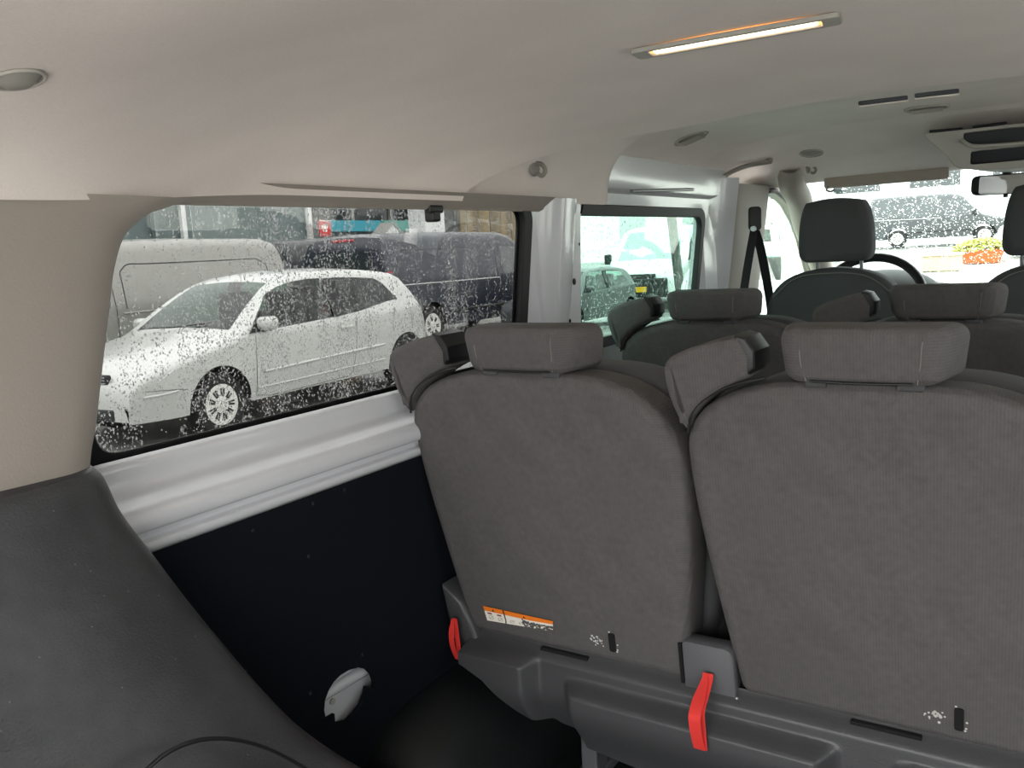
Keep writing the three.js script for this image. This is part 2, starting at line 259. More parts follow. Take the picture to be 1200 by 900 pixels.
// ------------------------------------------------------------------ rear left pillar trims (foreground)
{
  const t = struct('trim_1', 'light grey rear pillar trim beside the side window', 'trim');
  const edge = [[0.80, -0.55], [0.845, -0.558], [0.873, -0.566], [0.972, -0.586], [1.05, -0.602], [1.075, -0.61], [1.095, -0.62], [1.11, -0.637], [1.123, -0.66], [1.133, -0.7], [1.15, -0.74]];
  const row = (y) => { const e = lerpTable(edge, y), o = e + 0.585; return smooth([[-0.70, 0.32], [-0.706, 0.0], [-0.717, -0.25], [-0.727, -0.42], [-0.735, e + 0.075], [-0.745, e + 0.03], [-0.762, e + 0.004], [-0.785, e - 0.002], [-0.87, e - 0.012]], 48); };
  mesh('pillar_cover', grid((u, v) => { const y = 0.8 + 0.338 * v, q = row(y)[Math.round(u * 48)]; return [q[0] + 0.09 * Math.max(0, y - 0.8), y, q[1]]; }, 48, 40), M.pillarTrim, t);
}
{
  const t = struct('trim_2', 'black plastic lower quarter trim sweeping down over the wheel arch', 'trim');
  // the front edge as the photograph shows it, each point on its own distance from the middle of the bus
  const px = [[109, 547, -0.763], [119, 556, -0.76], [140, 598, -0.756], [180, 652, -0.75], [215, 700, -0.74], [250, 745, -0.73], [290, 795, -0.715], [330, 838, -0.70], [375, 872, -0.68], [425, 902, -0.66], [480, 935, -0.64], [540, 985, -0.62], [620, 1060, -0.6]].map(([a, b, x]) => onX(a, b, x));
  const curve = new THREE.CatmullRomCurve3(px, false, 'centripetal'), N = 70, ys = curve.getPoints(N);
  const f = (u, v) => {
    const e = ys[Math.round(v * N)], low = sstep(0.85, 0.2, e.y), bx = e.x + 0.045 + 0.05 * low, rows = smooth([[bx + 0.09 * low, 0.34], [bx + 0.05 * low, 0.05], [bx + 0.02 * low, -0.25], [bx + 0.008, Math.min(-0.3, e.z + 0.16)], [bx - 0.006, e.z + 0.07], [bx - 0.024, e.z + 0.018], [e.x, e.z], [e.x - 0.035, e.z + 0.002], [-0.87, e.z + 0.01]], 60);
    const q = rows[Math.round(u * 60)], back = sstep(0.0, 0.62, u), yr = e.y + (1 - back) * 0.012 * (1 - v);
    return [q[0], yr, q[1]];
  };
  mesh('quarter_panel', grid(f, 60, N), M.darkTrim, t);
  mesh('panel_cap', grid((u, v) => { const a = f(u, 0), y = a[1] + 0.008 * Math.sin(v * Math.PI / 2); return [a[0] - 0.03 * v, y, a[2]]; }, 60, 4), M.darkTrim, t);
  // moulded line round the side pocket
  mesh('pocket_line', tube([[168, 905], [196, 882], [230, 868], [268, 866], [310, 876], [352, 897], [380, 915]].map(([a, b]) => onX(a, b, -0.585)), 0.0025, 40, 6), M.blackPlastic, t);
  const sc = []; for (let k = 0; k < 9; k++) { const p = onX(198 + (rnd() - 0.5) * 8, 862 + (rnd() - 0.5) * 18, -0.6); sc.push(new THREE.CircleGeometry(0.0015 + 0.002 * rnd(), 6).rotateY(Math.PI / 2).translate(p.x + 0.006, p.y, p.z)); }
}

// ------------------------------------------------------------------ right wall (behind the camera's right), with the same windows
{
  const w = struct('wall_right', 'white painted side wall opposite the windows', 'wall');
  const s = new THREE.Shape(); s.moveTo(-3.3, 0); s.lineTo(0.35, 0); s.lineTo(0.35, 1.3); s.lineTo(-3.3, 1.3); s.lineTo(-3.3, 0);
  s.holes.push(rrect(-1.65, 0.8, -0.55, 1.17, 0.05, new THREE.Path()), rrect(-2.85, 0.8, -1.9, 1.17, 0.05, new THREE.Path()));
  const g = lean(plateX(s, -0.862, 0.03)); g.scale(-1, 1, 1); g.computeVertexNormals();
  mesh('side_panel', g, M.whiteMetal, w);
  mesh('lower_panel', box(0.006, 0.657, 3.6, 0.82, 0.33, -1.5), M.blackPanel, w);
  const wn = struct('window_3', 'rear side window on the right', 'window'), wn2 = struct('window_4', 'sliding door window on the right', 'window');
  for (const [o, z0, z1] of [[wn, -1.66, -0.54], [wn2, -2.86, -1.89]]) { const p = lean(plateX(rrect(z0, 0.79, z1, 1.18, 0.04), -0.874, 0.0005)); p.scale(-1, 1, 1); p.computeVertexNormals(); mesh('glass_pane', p, pane(0xf2f4f2), o); }
}

// the tailgate stands open over the rear
{
  const o = thing('tailgate', 'white tailgate raised above the open rear of the minibus', 'tailgate', null, [0, 1.5, 0.36]); o.rotation.x = -0.22;
  mesh('outer_skin', box(1.62, 0.04, 1.25, 0, 0.03, 0.63, 0.02), M.whiteMetal, o); mesh('inner_trim', box(1.45, 0.03, 1.1, 0, -0.005, 0.63, 0.012), M.pillarTrim, o);
}

// ------------------------------------------------------------------ front: door pillar trim, driver's door, windscreen, dashboard
{
  const t = struct('trim_3', 'beige pillar trim carrying the driver belt', 'trim');
  const top = onX(850, 225, -0.8), r = [[-3.02, -0.86], [-3.04, -0.835], [-3.1, -0.82], [-3.25, -0.81], [-3.36, -0.815], [-3.42, -0.835], [-3.44, -0.9]];
  const q = smooth(r, 30);
  mesh('pillar_cover', lean(grid((u, v) => { const a = q[Math.round(u * 30)], y = 0.3 + 0.95 * v; return [a[1] - 0.02, y, a[0] - 0.05]; }, 30, 24)), M.pillarTrim, t);
}
const doorPts = [[899, 224], [893, 232], [887, 262], [882, 300], [874, 345], [872, 380], [960, 380], [953, 335], [948, 305], [943, 280], [936, 260], [926, 241], [915, 229], [906, 223.5]].map(([a, b]) => onWall(a, b, -0.865));
{
  const d = struct('door_1', 'driver door with light trim and black seal', 'door');
  const s = new THREE.Shape(); s.moveTo(-4.75, 0); s.lineTo(-3.3, 0); s.lineTo(-3.3, 1.24); s.lineTo(-3.6, 1.27); s.lineTo(-4.0, 1.18); s.lineTo(-4.75, 0.75); s.lineTo(-4.75, 0);
  s.holes.push(new THREE.Path(doorPts.map((p) => new THREE.Vector2(p.z, p.y))));
  mesh('door_panel', lean(plateX(s, -0.866, 0.04)), M.pillarTrim, d);
  mesh('rubber_seal', tube(doorPts.slice(7).concat([doorPts[0]]).map((p) => p.clone().add(V(0.004, 0, 0))), 0.011, 60, 8), M.seal, d);
  const w = struct('window_5', 'driver door window with raindrops', 'window');
  mesh('glass_pane', lean(plateX(new THREE.Shape([[-4.5, 0.62], [-3.4, 0.62], [-3.4, 1.23], [-3.7, 1.25], [-4.1, 1.1], [-4.5, 0.9]].map((p) => new THREE.Vector2(...p))), -0.885, 0.0005)), pane(0xe4f0ea), w);
  drops('raindrops', 500, () => { const z = -3.45 - rnd() * 0.7, y = 0.75 + rnd() * 0.4; return V(-0.8875 + LEAN * (y - BELT), y, z); }, 0.0015, 0.004, V(-1, 0, 0), w);
}
const screenAt = (u, v) => { const x = (u - 0.5) * 2 * (0.70 + 0.13 * v), z = -3.64 - 0.78 * v - 0.07 * (1 - (2 * u - 1) ** 2), y = 1.262 - 0.47 * v; return [x, y, z]; };
{
  const w = struct('window_6', 'windscreen covered with blurred raindrops', 'window');
  mesh('glass_pane', grid((u, v) => screenAt(u, v), 24, 12), pane(0xe6f2ec), w);
  const nrm = V(0, 0.86, -0.51).normalize();
  drops('raindrops', 6000, () => { const p = screenAt(0.02 + 0.66 * rnd(), rnd()); return V(...p).addScaledVector(nrm, 0.002); }, 0.0014, 0.0036, nrm, w);
  const t = struct('trim_4', 'light windscreen pillar trim and header', 'trim');
  const A = new THREE.CatmullRomCurve3([V(-0.68, 1.33, -3.34), V(-0.715, 1.25, -3.5), V(-0.725, 1.205, -3.64), V(-0.755, 1.1, -3.86), V(-0.765, 0.92, -4.18), V(-0.78, 0.74, -4.45)]);
  for (const m of [1, -1]) { const g = new THREE.TubeGeometry(A, 30, 0.05, 14); if (m < 0) { g.scale(-1, 1, 1); g.computeVertexNormals(); } mesh('windscreen_pillar', g, M.pillarTrim, t); }
  mesh('screen_header', [box(1.5, 0.05, 0.12, 0, 1.29, -3.66, 0.02)], M.liner, t);
  mesh('front_skin', [box(1.78, 0.75, 0.03, 0, 0.38, -4.5), box(0.03, 1.0, 0.9, 0.88, 0.5, -3.9), box(0.03, 0.5, 0.3, 0.87, 1.05, -3.45)], M.whiteMetal, t);
}
{
  const d = thing('dashboard', 'dark grey dashboard below the windscreen', 'dashboard', null, [0, 0, -3.75]);
  const prof = smooth([[0.02, 0.3], [0.06, 0.55], [0.04, 0.70], [-0.06, 0.775], [-0.3, 0.80], [-0.66, 0.775]], 24);
  mesh('dash_top', grid((u, v) => { const q = prof[Math.round(v * 24)], x = -0.83 + 1.66 * u; return [x, q[1] + 0.05 * Math.exp(-(((x + 0.42) / 0.2) ** 2)) * sstep(0.65, 0.78, q[1]), q[0]]; }, 40, 24), M.dash, d);
  mesh('instrument_hood', new THREE.SphereGeometry(0.17, 24, 14, 0, Math.PI * 2, 0, Math.PI / 2).scale(1.2, 0.55, 0.7).translate(-0.43, 0.80, -0.16), M.dash, d);
  const b = tag(mesh('bus_bonnet', grid((u, v) => { const x = (u - 0.5) * 1.7; return [x, 0.76 - 0.28 * v * v - 0.06 * (2 * u - 1) ** 2, -4.5 - 0.75 * v]; }, 20, 14), M.white), 'white bonnet of the minibus beyond the windscreen', 'bonnet');
}
{
  const s = thing('steering_wheel', 'black steering wheel in front of the driver seat', 'steering wheel', null, [-0.41, 0.79, -3.42]);
  const T = (g) => { g.rotateX(-0.45); return g; };
  mesh('rim', T(new THREE.TorusGeometry(0.185, 0.0165, 12, 60)), M.blackPlastic, s);
  mesh('hub', T(box(0.15, 0.11, 0.05, 0, -0.01, -0.03, 0.02)), M.blackPlastic, s);
  for (const a of [0, Math.PI, -Math.PI / 2]) mesh('spoke', T(bar(V(0.05 * Math.cos(a), 0.04 * Math.sin(a), -0.02), V(0.18 * Math.cos(a), 0.18 * Math.sin(a), 0), 0.013)), M.blackPlastic, s);
  mesh('steering_column', bar(V(0, -0.02, -0.05), V(0, -0.08, -0.2), 0.045), M.blackPlastic, s);
}
{
  const c = onZ(1178, 216, -3.52), m = thing('rear_view_mirror', 'rear-view mirror with black rim hanging at the windscreen', 'mirror', null, [c.x, c.y, c.z], -0.25);
  m.rotation.z = -0.03;
  mesh('housing', extr(rrect(-0.115, -0.034, 0.115, 0.036, 0.025), 0.02, 0.008).translate(0, 0, -0.03), M.blackPlastic, m);
  mesh('glass', extr(rrect(-0.085, -0.031, 0.105, 0.032, 0.012), 0.002), M.mirror, m).position.z = -0.001;
  mesh('stem', [box(0.03, 0.04, 0.03, 0, 0.05, -0.02, 0.008), box(0.014, 0.012, 0.014, 0.0, -0.039, -0.012, 0.003)], M.blackPlastic, m);
}
{
  const a = onZ(965, 200, -3.52), b = onZ(1112, 184, -3.52);
  const o = thing('sun_visor', 'beige sun visor folded against the windscreen header', 'sun visor', null, [(a.x + b.x) / 2, 1.27, -3.53]);
  o.rotation.x = 0.15;
  mesh('visor_board', box(b.x - a.x, 0.085, 0.022, 0, 0, 0, 0.01), std(0xa99f95, 0.9), o);
  mesh('hinge_rod', [bar(V(-(b.x - a.x) / 2 - 0.02, 0.042, 0), V((b.x - a.x) / 2, 0.042, 0), 0.005), box(0.03, 0.03, 0.03, -(b.x - a.x) / 2 - 0.015, 0.045, 0, 0.006)], M.greyPlastic, o);
  mesh('visor_clip', tube([[-0.2, -0.03, 0.012], [-0.205, -0.045, 0.02], [-0.19, -0.052, 0.022], [-0.175, -0.046, 0.02]], 0.004, 16, 6), M.ventGrey, o);
}
{
  // overhead console with two open pockets
  const o = thing('overhead_console', 'grey overhead console with two open pockets above the mirror', 'console', null, [0.1, 1.29, -2.95]);
  const P = smooth([[-0.28, 0.05], [-0.255, 0.02], [-0.215, -0.02], [-0.19, -0.055], [-0.14, -0.07], [0, -0.078], [0.14, -0.07], [0.19, -0.055], [0.215, -0.02], [0.255, 0.02], [0.28, 0.05]], 60);
  mesh('shell', grid((u, v) => { const q = P[Math.round(u * 60)], k = 1 - 0.12 * v; return [q[0] * k, q[1] + 0.015 * v + (v > 0.95 ? 0.02 : 0), -0.02 - 0.5 * v]; }, 60, 14), M.greyPlastic, o);
  const face = new THREE.Shape(P.map((p) => new THREE.Vector2(p[0], p[1])));
  const p1 = rrect(-0.17, 0.0, 0.17, 0.04, [0.03, 0.03, 0.008, 0.008], new THREE.Path()), p2 = rrect(-0.15, -0.055, 0.15, -0.016, 0.01, new THREE.Path());
  face.holes.push(p1, p2);
  mesh('front_face', extr(face, 0.006, 0.002, 2).translate(0, 0, -0.024), M.greyPlastic, o);
  mesh('upper_pocket', box(0.36, 0.05, 0.02, 0, 0.02, -0.1), M.darkPocket, o);
  mesh('lower_pocket', box(0.33, 0.05, 0.02, 0, -0.036, -0.12), M.darkPocket, o);
  mesh('pocket_lip', tube([[-0.175, 0.02, -0.012], [-0.15, 0.0, -0.006], [-0.08, -0.007, -0.002], [0, -0.009, 0], [0.08, -0.007, -0.002], [0.15, 0.0, -0.006], [0.175, 0.02, -0.012]], 0.006, 40, 8), M.greyPlastic, o);
}

// ------------------------------------------------------------------ fittings in the ceiling
{
  const a = ceilingAt(760, 57, rearY), b = ceilingAt(966, 20, rearY), d = b.clone().sub(a), c = a.clone().add(b).multiplyScalar(0.5), len = d.length();
  const o = thing('ceiling_light', 'lit warm strip lamp in the headliner', 'lamp', null, [c.x, c.y - 0.003, c.z]);
  o.quaternion.setFromUnitVectors(V(1, 0, 0), d.clone().normalize());
  const fr = rrect(-len / 2 - 0.022, -0.026, len / 2 + 0.022, 0.026, 0.012); fr.holes.push(rrect(-len / 2 + 0.003, -0.016, len / 2 - 0.003, 0.016, 0.004, new THREE.Path()));
  mesh('frame', extr(fr, 0.004, 0.0015, 2).rotateX(Math.PI / 2), M.greyPlastic, o);
  mesh('diffuser', box(len, 0.004, 0.034, 0, 0.0, 0, 0.0015), std(0xf0a040, 0.5, { emissive: new THREE.Color(1.0, 0.5, 0.12), emissiveIntensity: 0.28 }), o);
  mesh('lamp_core', box(len * 0.93, 0.006, 0.016, 0, -0.002, 0, 0.0025), std(0xffe9c8, 0.5, { emissive: new THREE.Color(1.0, 0.85, 0.6), emissiveIntensity: 0.9 }), o);
  RectAreaLightUniformsLib.init();
  const l = new THREE.RectAreaLight(new THREE.Color(1, 0.72, 0.4), 0.5, len * 0.95, 0.026); l.name = 'strip_light'; l.position.set(0, -0.006, 0); l.rotation.x = -Math.PI / 2; o.add(l);
}
function roundVent(px, py, fy, r, label) {
  const p = ceilingAt(px, py, fy), e = 0.01, n = V(-(fy(p.x + e, p.z) - fy(p.x - e, p.z)) / (2 * e), 1, -(fy(p.x, p.z + e) - fy(p.x, p.z - e)) / (2 * e)).normalize();
  const o = thing('ceiling_vent', label, 'vent', null, [p.x, p.y - 0.002, p.z]); o.quaternion.setFromUnitVectors(V(0, 1, 0), n);
  mesh('rim', new THREE.TorusGeometry(r, r * 0.08, 8, 40).rotateX(Math.PI / 2), M.greyPlastic, o);
  mesh('disc', new THREE.LatheGeometry([[0.0001, -0.006], [r * 0.5, -0.005], [r * 0.82, 0.0], [r, 0.003]].map((q) => new THREE.Vector2(...q)), 36), M.ventGrey, o);
  if (r > 0.045) for (const k of [-0.45, -0.15, 0.15, 0.45]) mesh('slat', box(r * 1.5 * Math.sqrt(1 - k * k), 0.004, 0.004, 0, -0.008, k * r), M.greyPlastic, o);
}
roundVent(20, 91, rearY, 0.022, 'small round grey vent in the curved headliner above the pillar trim');
roundVent(810, 161, frontY, 0.05, 'round grey ceiling vent above the sliding door window');
roundVent(1086, 126, frontY, 0.055, 'round grey ceiling vent behind the overhead console');
roundVent(951, 179, frontY, 0.038, 'small round grey vent in front headliner above driver');
function slotPair(pts, label) {
  const o = thing('ceiling_slot', label, 'vent', null);
  for (const [a, b] of pts) {
    const p = ceilingAt(...a), q = ceilingAt(...b), d = q.clone().sub(p);
    const g = box(d.length(), 0.008, 0.014, 0, 0, 0, 0.003); g.applyQuaternion(new THREE.Quaternion().setFromUnitVectors(V(1, 0, 0), d.clone().normalize())); g.translate((p.x + q.x) / 2, (p.y + q.y) / 2 - 0.003, (p.z + q.z) / 2);
    mesh('slot', g, M.darkPocket, o);
    const h = bar(p.clone().add(V(0, -0.007, -0.008)), q.clone().add(V(0, -0.007, -0.008)), 0.003, 6); mesh('lip', h, M.liner, o);
  }
}
slotPair([[[1006, 119.5, rearY], [1064, 112.5, rearY]], [[1072, 110.5, rearY], [1124, 104.5, rearY]]], 'pair of dark slots along the edge of the rear headliner');
slotPair([[[1089, 153, frontY], [1128, 150, frontY]], [[1140, 148, frontY], [1180, 143, frontY]]], 'pair of dark slots just above the overhead console');
function coatHook(px, py, fy, label) {
  const p = ceilingAt(px, py, fy), o = thing('coat_hook', label, 'hook', null, [p.x, p.y, p.z]);
  mesh('plate', new THREE.SphereGeometry(0.02, 16, 10).scale(0.35, 1, 1.1), M.ventGrey, o);
  mesh('hook', tube([[0.004, 0.008, 0], [0.02, 0.004, 0], [0.028, -0.01, 0], [0.02, -0.02, 0], [0.01, -0.016, 0]], 0.005, 20, 8), M.ventGrey, o);
}
coatHook(626, 196, frontY, 'small grey coat hook on headliner over the window pillar');
coatHook(947, 197, frontY, 'grey hook at the end of the sun visor');
// grab recess over the driver's door
{
  const pts = [[838, 211], [850, 201], [872, 192], [900, 187]].map(([a, b]) => ceilingAt(a, b, frontY)), o = thing('grab_handle', 'grey grab handle over the driver door', 'handle', null);
  mesh('grip', tube(pts.map((p) => p.clone().add(V(0.012, -0.008, 0))), 0.009, 30, 8), M.ventGrey, o);
  for (const p of [pts[0], pts[3]]) mesh('mount', new THREE.SphereGeometry(0.014, 12, 8).translate(p.x + 0.004, p.y - 0.002, p.z), M.ventGrey, o);
}
// driver's belt on the pillar
{
  const o = thing('seat_belt', 'black driver seat belt hanging from the pillar', 'seat belt', null), X0 = -0.755;
  const ribbon = (list, w) => { const c = new THREE.CatmullRomCurve3(list.map(([a, b, x]) => onX(a, b, x ?? X0))), p = c.getPoints(30); return grid((u, v) => { const q = p[Math.round(v * 30)], s = (u - 0.5) * w; return [q.x + s * 0.9, q.y, q.z - s * 0.35]; }, 3, 30); };
  mesh('webbing', ribbon([[884, 268], [879, 295], [874, 325], [869, 360]], 0.03), M.belt, o);
  mesh('webbing', ribbon([[885, 270], [891, 290], [896, 315], [902, 350], [906, 380]], 0.034), M.belt, o);
  const a = onX(884, 257, X0); mesh('guide_loop', extr(rrect(-0.022, -0.04, 0.022, 0.045, 0.015), 0.016, 0.004).rotateY(0.5).translate(a.x, a.y, a.z), M.blackPlastic, o);
  const b = onX(884, 268, X0); mesh('bolt', new THREE.CylinderGeometry(0.01, 0.01, 0.012, 12).rotateX(Math.PI / 2).translate(b.x + 0.005, b.y, b.z + 0.026), M.steel, o);
}
// rubber covered wheel arch between the wall and the bench
{
  const p = smooth([[-0.816, 0.225], [-0.79, 0.225], [-0.75, 0.212], [-0.71, 0.185], [-0.67, 0.135], [-0.645, 0.07], [-0.64, 0.0]], 30);
  const f = (u, v) => { const q = p[Math.round(u * 30)], k = Math.sqrt(Math.max(0.0001, 1 - Math.pow(Math.abs(2 * v - 1), 6))); return [q[0], q[1] * (0.35 + 0.65 * k), -0.99 - 0.82 * v]; };
  const o = thing('wheel_arch_cover', 'black rubber wheel arch cover below the white hole', 'wheel arch', null);
  mesh('cover', grid(f, 30, 40), M.rubber, o);
  mesh('end_panel', grid((u, v) => { const a = f(u, 0); return [a[0], a[1] * (1 - v), a[2] + 0.004 * v]; }, 30, 3), M.rubber, o);
}

// ================================================================== SEATS
function backShape(cx) {
  const s = new THREE.Shape();
  s.moveTo(cx - 0.20, 0.318); s.lineTo(cx + 0.215, 0.318); s.quadraticCurveTo(cx + 0.226, 0.32, cx + 0.228, 0.335);
  s.bezierCurveTo(cx + 0.25, 0.5, cx + 0.262, 0.6, cx + 0.258, 0.69); s.bezierCurveTo(cx + 0.252, 0.79, cx + 0.19, 0.835, cx + 0.10, 0.846);
  s.bezierCurveTo(cx + 0.02, 0.852, cx - 0.08, 0.852, cx - 0.14, 0.846); s.bezierCurveTo(cx - 0.22, 0.835, cx - 0.277, 0.80, cx - 0.28, 0.74);
  s.bezierCurveTo(cx - 0.282, 0.66, cx - 0.25, 0.48, cx - 0.222, 0.335); s.quadraticCurveTo(cx - 0.218, 0.318, cx - 0.20, 0.318);
  return s;
}
const REC = 0.15;                                                    // the backrests recline: their tops lean to the rear
const recline = (g) => { const p = g.attributes.position; for (let i = 0; i < p.count; i++) p.setZ(i, p.getZ(i) + REC * (p.getY(i) - 0.85)); g.computeVertexNormals(); return g; };
const recPt = (p) => V(p[0], p[1], p[2] + REC * (p[1] - 0.85));
function crease(g, a = 0.6) { return toCreasedNormals(g, a); }
function makeBench() {
  const b = new THREE.Group();
  const seats = [-0.543, 0.0, 0.543];
  seats.forEach((cx, i) => {
    const bk = mesh('backrest', crease(recline(extr(backShape(cx), 0.055, 0.022, 5, 16).translate(0, 0, -0.077)), 0.8), M.fabric, b);
    // front cushion of the backrest, a little larger than the rear panel
    const fs = backShape(cx + 0.012), fr = crease(recline(extr(fs, 0.06, 0.03, 4, 14).translate(0, 0, -0.19)), 0.8);
    mesh('backrest_cushion', fr, M.fabricDark, b);
    // head restraint
    const hx = cx - 0.024;
    const hs = new THREE.Shape(); hs.moveTo(hx - 0.072, 0.85); hs.lineTo(hx + 0.072, 0.85); hs.quadraticCurveTo(hx + 0.088, 0.851, hx + 0.092, 0.865); hs.lineTo(hx + 0.096, 0.905); hs.quadraticCurveTo(hx + 0.096, 0.925, hx + 0.08, 0.927); hs.lineTo(hx - 0.08, 0.927); hs.quadraticCurveTo(hx - 0.096, 0.925, hx - 0.096, 0.905); hs.lineTo(hx - 0.092, 0.865); hs.quadraticCurveTo(hx - 0.088, 0.851, hx - 0.072, 0.85);
    const hg = extr(hs, 0.075, 0.016, 5, 8).translate(0, 0, -0.085);
    const hp = hg.attributes.position; for (let k = 0; k < hp.count; k++) { const f = clamp(-hp.getZ(k) / 0.09, 0, 1); hp.setX(k, hx + (hp.getX(k) - hx) * (1 + 0.28 * Math.sqrt(f))); }
    const hr = mesh('head_restraint', crease(recline(hg), 0.7), M.fabric, b);
    for (const q of [[[hx + 0.07, 0.853, 0.003], [hx + 0.074, 0.88, 0.0062], [hx + 0.077, 0.912, 0.005], [hx + 0.083, 0.924, -0.012]], [[hx - 0.07, 0.853, 0.003], [hx - 0.076, 0.885, 0.0062], [hx - 0.075, 0.918, 0.003]]]) mesh('stitching', tube(q.map(recPt), 0.0007, 14, 5), M.stitch, hr);
    mesh('seam', tube([[hx - 0.065, 0.853, 0.003], [hx, 0.852, 0.004], [hx + 0.065, 0.853, 0.003]].map(recPt), 0.0018, 16, 5), M.blackPlastic, hr);
    mesh('post_guide', [box(0.035, 0.014, 0.03, hx + 0.06, 0.848, -0.02, 0.004), box(0.03, 0.012, 0.03, hx - 0.06, 0.848, -0.02, 0.004)], M.seatPlastic, hr);
    // belt shoulder block on the upper left corner
    const ws = new THREE.Shape(); ws.moveTo(cx - 0.272, 0.768); ws.bezierCurveTo(cx - 0.268, 0.80, cx - 0.235, 0.83, cx - 0.174, 0.855); ws.lineTo(cx - 0.17, 0.885); ws.lineTo(cx - 0.186, 0.914); ws.quadraticCurveTo(cx - 0.245, 0.906, cx - 0.285, 0.886); ws.quadraticCurveTo(cx - 0.304, 0.878, cx - 0.303, 0.855); ws.bezierCurveTo(cx - 0.302, 0.82, cx - 0.288, 0.785, cx - 0.272, 0.768);
    const wb = mesh('shoulder_block', crease(recline(extr(ws, 0.07, 0.012, 4, 10).translate(0, 0, -0.075)), 0.6), M.fabric, b);
    const es = new THREE.Shape([[cx - 0.192, 0.917], [cx - 0.176, 0.913], [cx - 0.163, 0.893], [cx - 0.164, 0.868], [cx - 0.18, 0.853], [cx - 0.196, 0.86]].map((p) => new THREE.Vector2(...p)));
    mesh('belt_outlet', crease(recline(extr(es, 0.066, 0.006, 3).translate(0, 0, -0.07)), 0.4), M.blackPlastic, wb);
    mesh('seam', tube([[cx - 0.272, 0.765, 0.001], [cx - 0.262, 0.80, 0.001], [cx - 0.235, 0.825, 0.001], [cx - 0.19, 0.845, 0.001], [cx - 0.15, 0.855, 0.0]].map(recPt), 0.0022, 20, 5), M.blackPlastic, wb);
    // slot for the catch, with rubbed paint beside it
    const sx = cx + 0.098;
    mesh('catch_slot', recline(extr(rrect(sx - 0.006, 0.345, sx + 0.006, 0.381, 0.004), 0.003).rotateZ(0).translate(0, 0, 0.0005)), M.hole, bk);
    const fl = []; for (let k = 0; k < 26; k++) { const g = new THREE.CircleGeometry(0.0008 + 0.0018 * rnd(), 5); g.translate(sx - 0.032 + (rnd() + rnd() - 1) * 0.016, 0.36 + (rnd() + rnd() - 1) * 0.011, 0.0012); fl.push(g); }
    for (const [x, y] of [[0.008, 0.346], [0.009, 0.35], [-0.004, 0.383], [0.01, 0.36]]) fl.push(new THREE.CircleGeometry(0.0018, 5).translate(sx + x, y, 0.0018));
    const f = mesh('worn_patch', recline(merge(fl)), M.scuff, bk); f.userData = { label: 'pale worn flecks', kind: 'stuff' };
    // cushion (hidden behind the backrest from here)
    mesh('seat_cushion', box(0.5, 0.13, 0.42, cx, 0.33, -0.4, 0.04), M.fabric, b);
  });
  // moulded rear cover of the seat base, with three raised pads
  const pad = (x, y) => { const k = (x0, x1, top, r) => sstep(x0 - r, x0 + r, x) * sstep(x1 + r, x1 - r, x) * sstep(top + 0.009, top - 0.009, y); return 0.036 * k(-0.9, -0.605, 0.302, 0.012) + 0.042 * k(-0.525, -0.075, 0.274 + 0.0 * x, 0.018) + 0.042 * k(0.03, 0.48, 0.274, 0.018) + 0.03 * k(0.56, 0.9, 0.3, 0.012); };
  const bottom = (x) => lerpTable([[-0.76, 0.275], [-0.7, 0.25], [-0.64, 0.19], [-0.58, 0.15], [-0.4, 0.12], [-0.2, 0.14], [0.1, 0.12], [0.8, 0.13]], x);
  mesh('base_cover', grid((u, v) => { const x = -0.755 + 1.53 * u, yb = bottom(x), y = 0.322 - (0.322 - yb) * v, z = REC * (0.322 - 0.85) - 0.012 + 0.028 * sstep(0.322, 0.30, y) + pad(x, y) - 0.07 * sstep(0.25, 0.1, y); return [x, y, z]; }, 300, 50), M.seatPlastic, b);
  mesh('base_frame', [box(1.2, 0.1, 0.42, 0, 0.24, -0.36, 0.01)], M.blackPlastic, b);
  for (const x of [-0.56, -0.1, 0.56]) { mesh('leg', [box(0.035, 0.2, 0.05, x, 0.1, -0.2, 0.005), box(0.035, 0.2, 0.05, x, 0.1, -0.5, 0.005), box(0.05, 0.02, 0.44, x, 0.01, -0.35, 0.005)], M.bracket, b); }
  // side shield on the left and brackets between the backrests, each with its red pull strap
  const sh = new THREE.Shape([[-0.805, 0.415], [-0.765, 0.385], [-0.742, 0.33], [-0.735, 0.28], [-0.70, 0.25], [-0.645, 0.18], [-0.67, 0.19], [-0.74, 0.25], [-0.775, 0.27], [-0.80, 0.3]].map((p) => new THREE.Vector2(...p)));
  mesh('side_shield', crease(recline(extr(sh, 0.05, 0.008, 3).translate(0, 0, -0.045)), 0.6), M.seatPlastic, b);
  const strap = (x, y0, y1, w, z, parent, side, dz = 0) => {
    const n = 16; return mesh('pull_strap', [grid((u, v) => { const y = y0 + (y1 - y0) * v, t = Math.min(1, v * 4), s = (u - 0.5) * w * (0.35 + 0.65 * t); return [x + s * (side ? 0.45 : 1) + 0.006 * v, y, z + (side ? s * 0.9 : 0) + 0.012 * Math.sin(v * Math.PI) + 0.004 + dz * sstep(0, 0.45, v)]; }, 4, n), grid((u, v) => { const y = y0 + (y1 - y0) * v, s = (u - 0.5) * w * 0.9; return [x + s * (side ? 0.45 : 1) + 0.006 * v + 0.003, y, z + (side ? s * 0.9 : 0) + 0.002 + dz * sstep(0, 0.45, v)]; }, 4, n)], M.red, parent);
  };
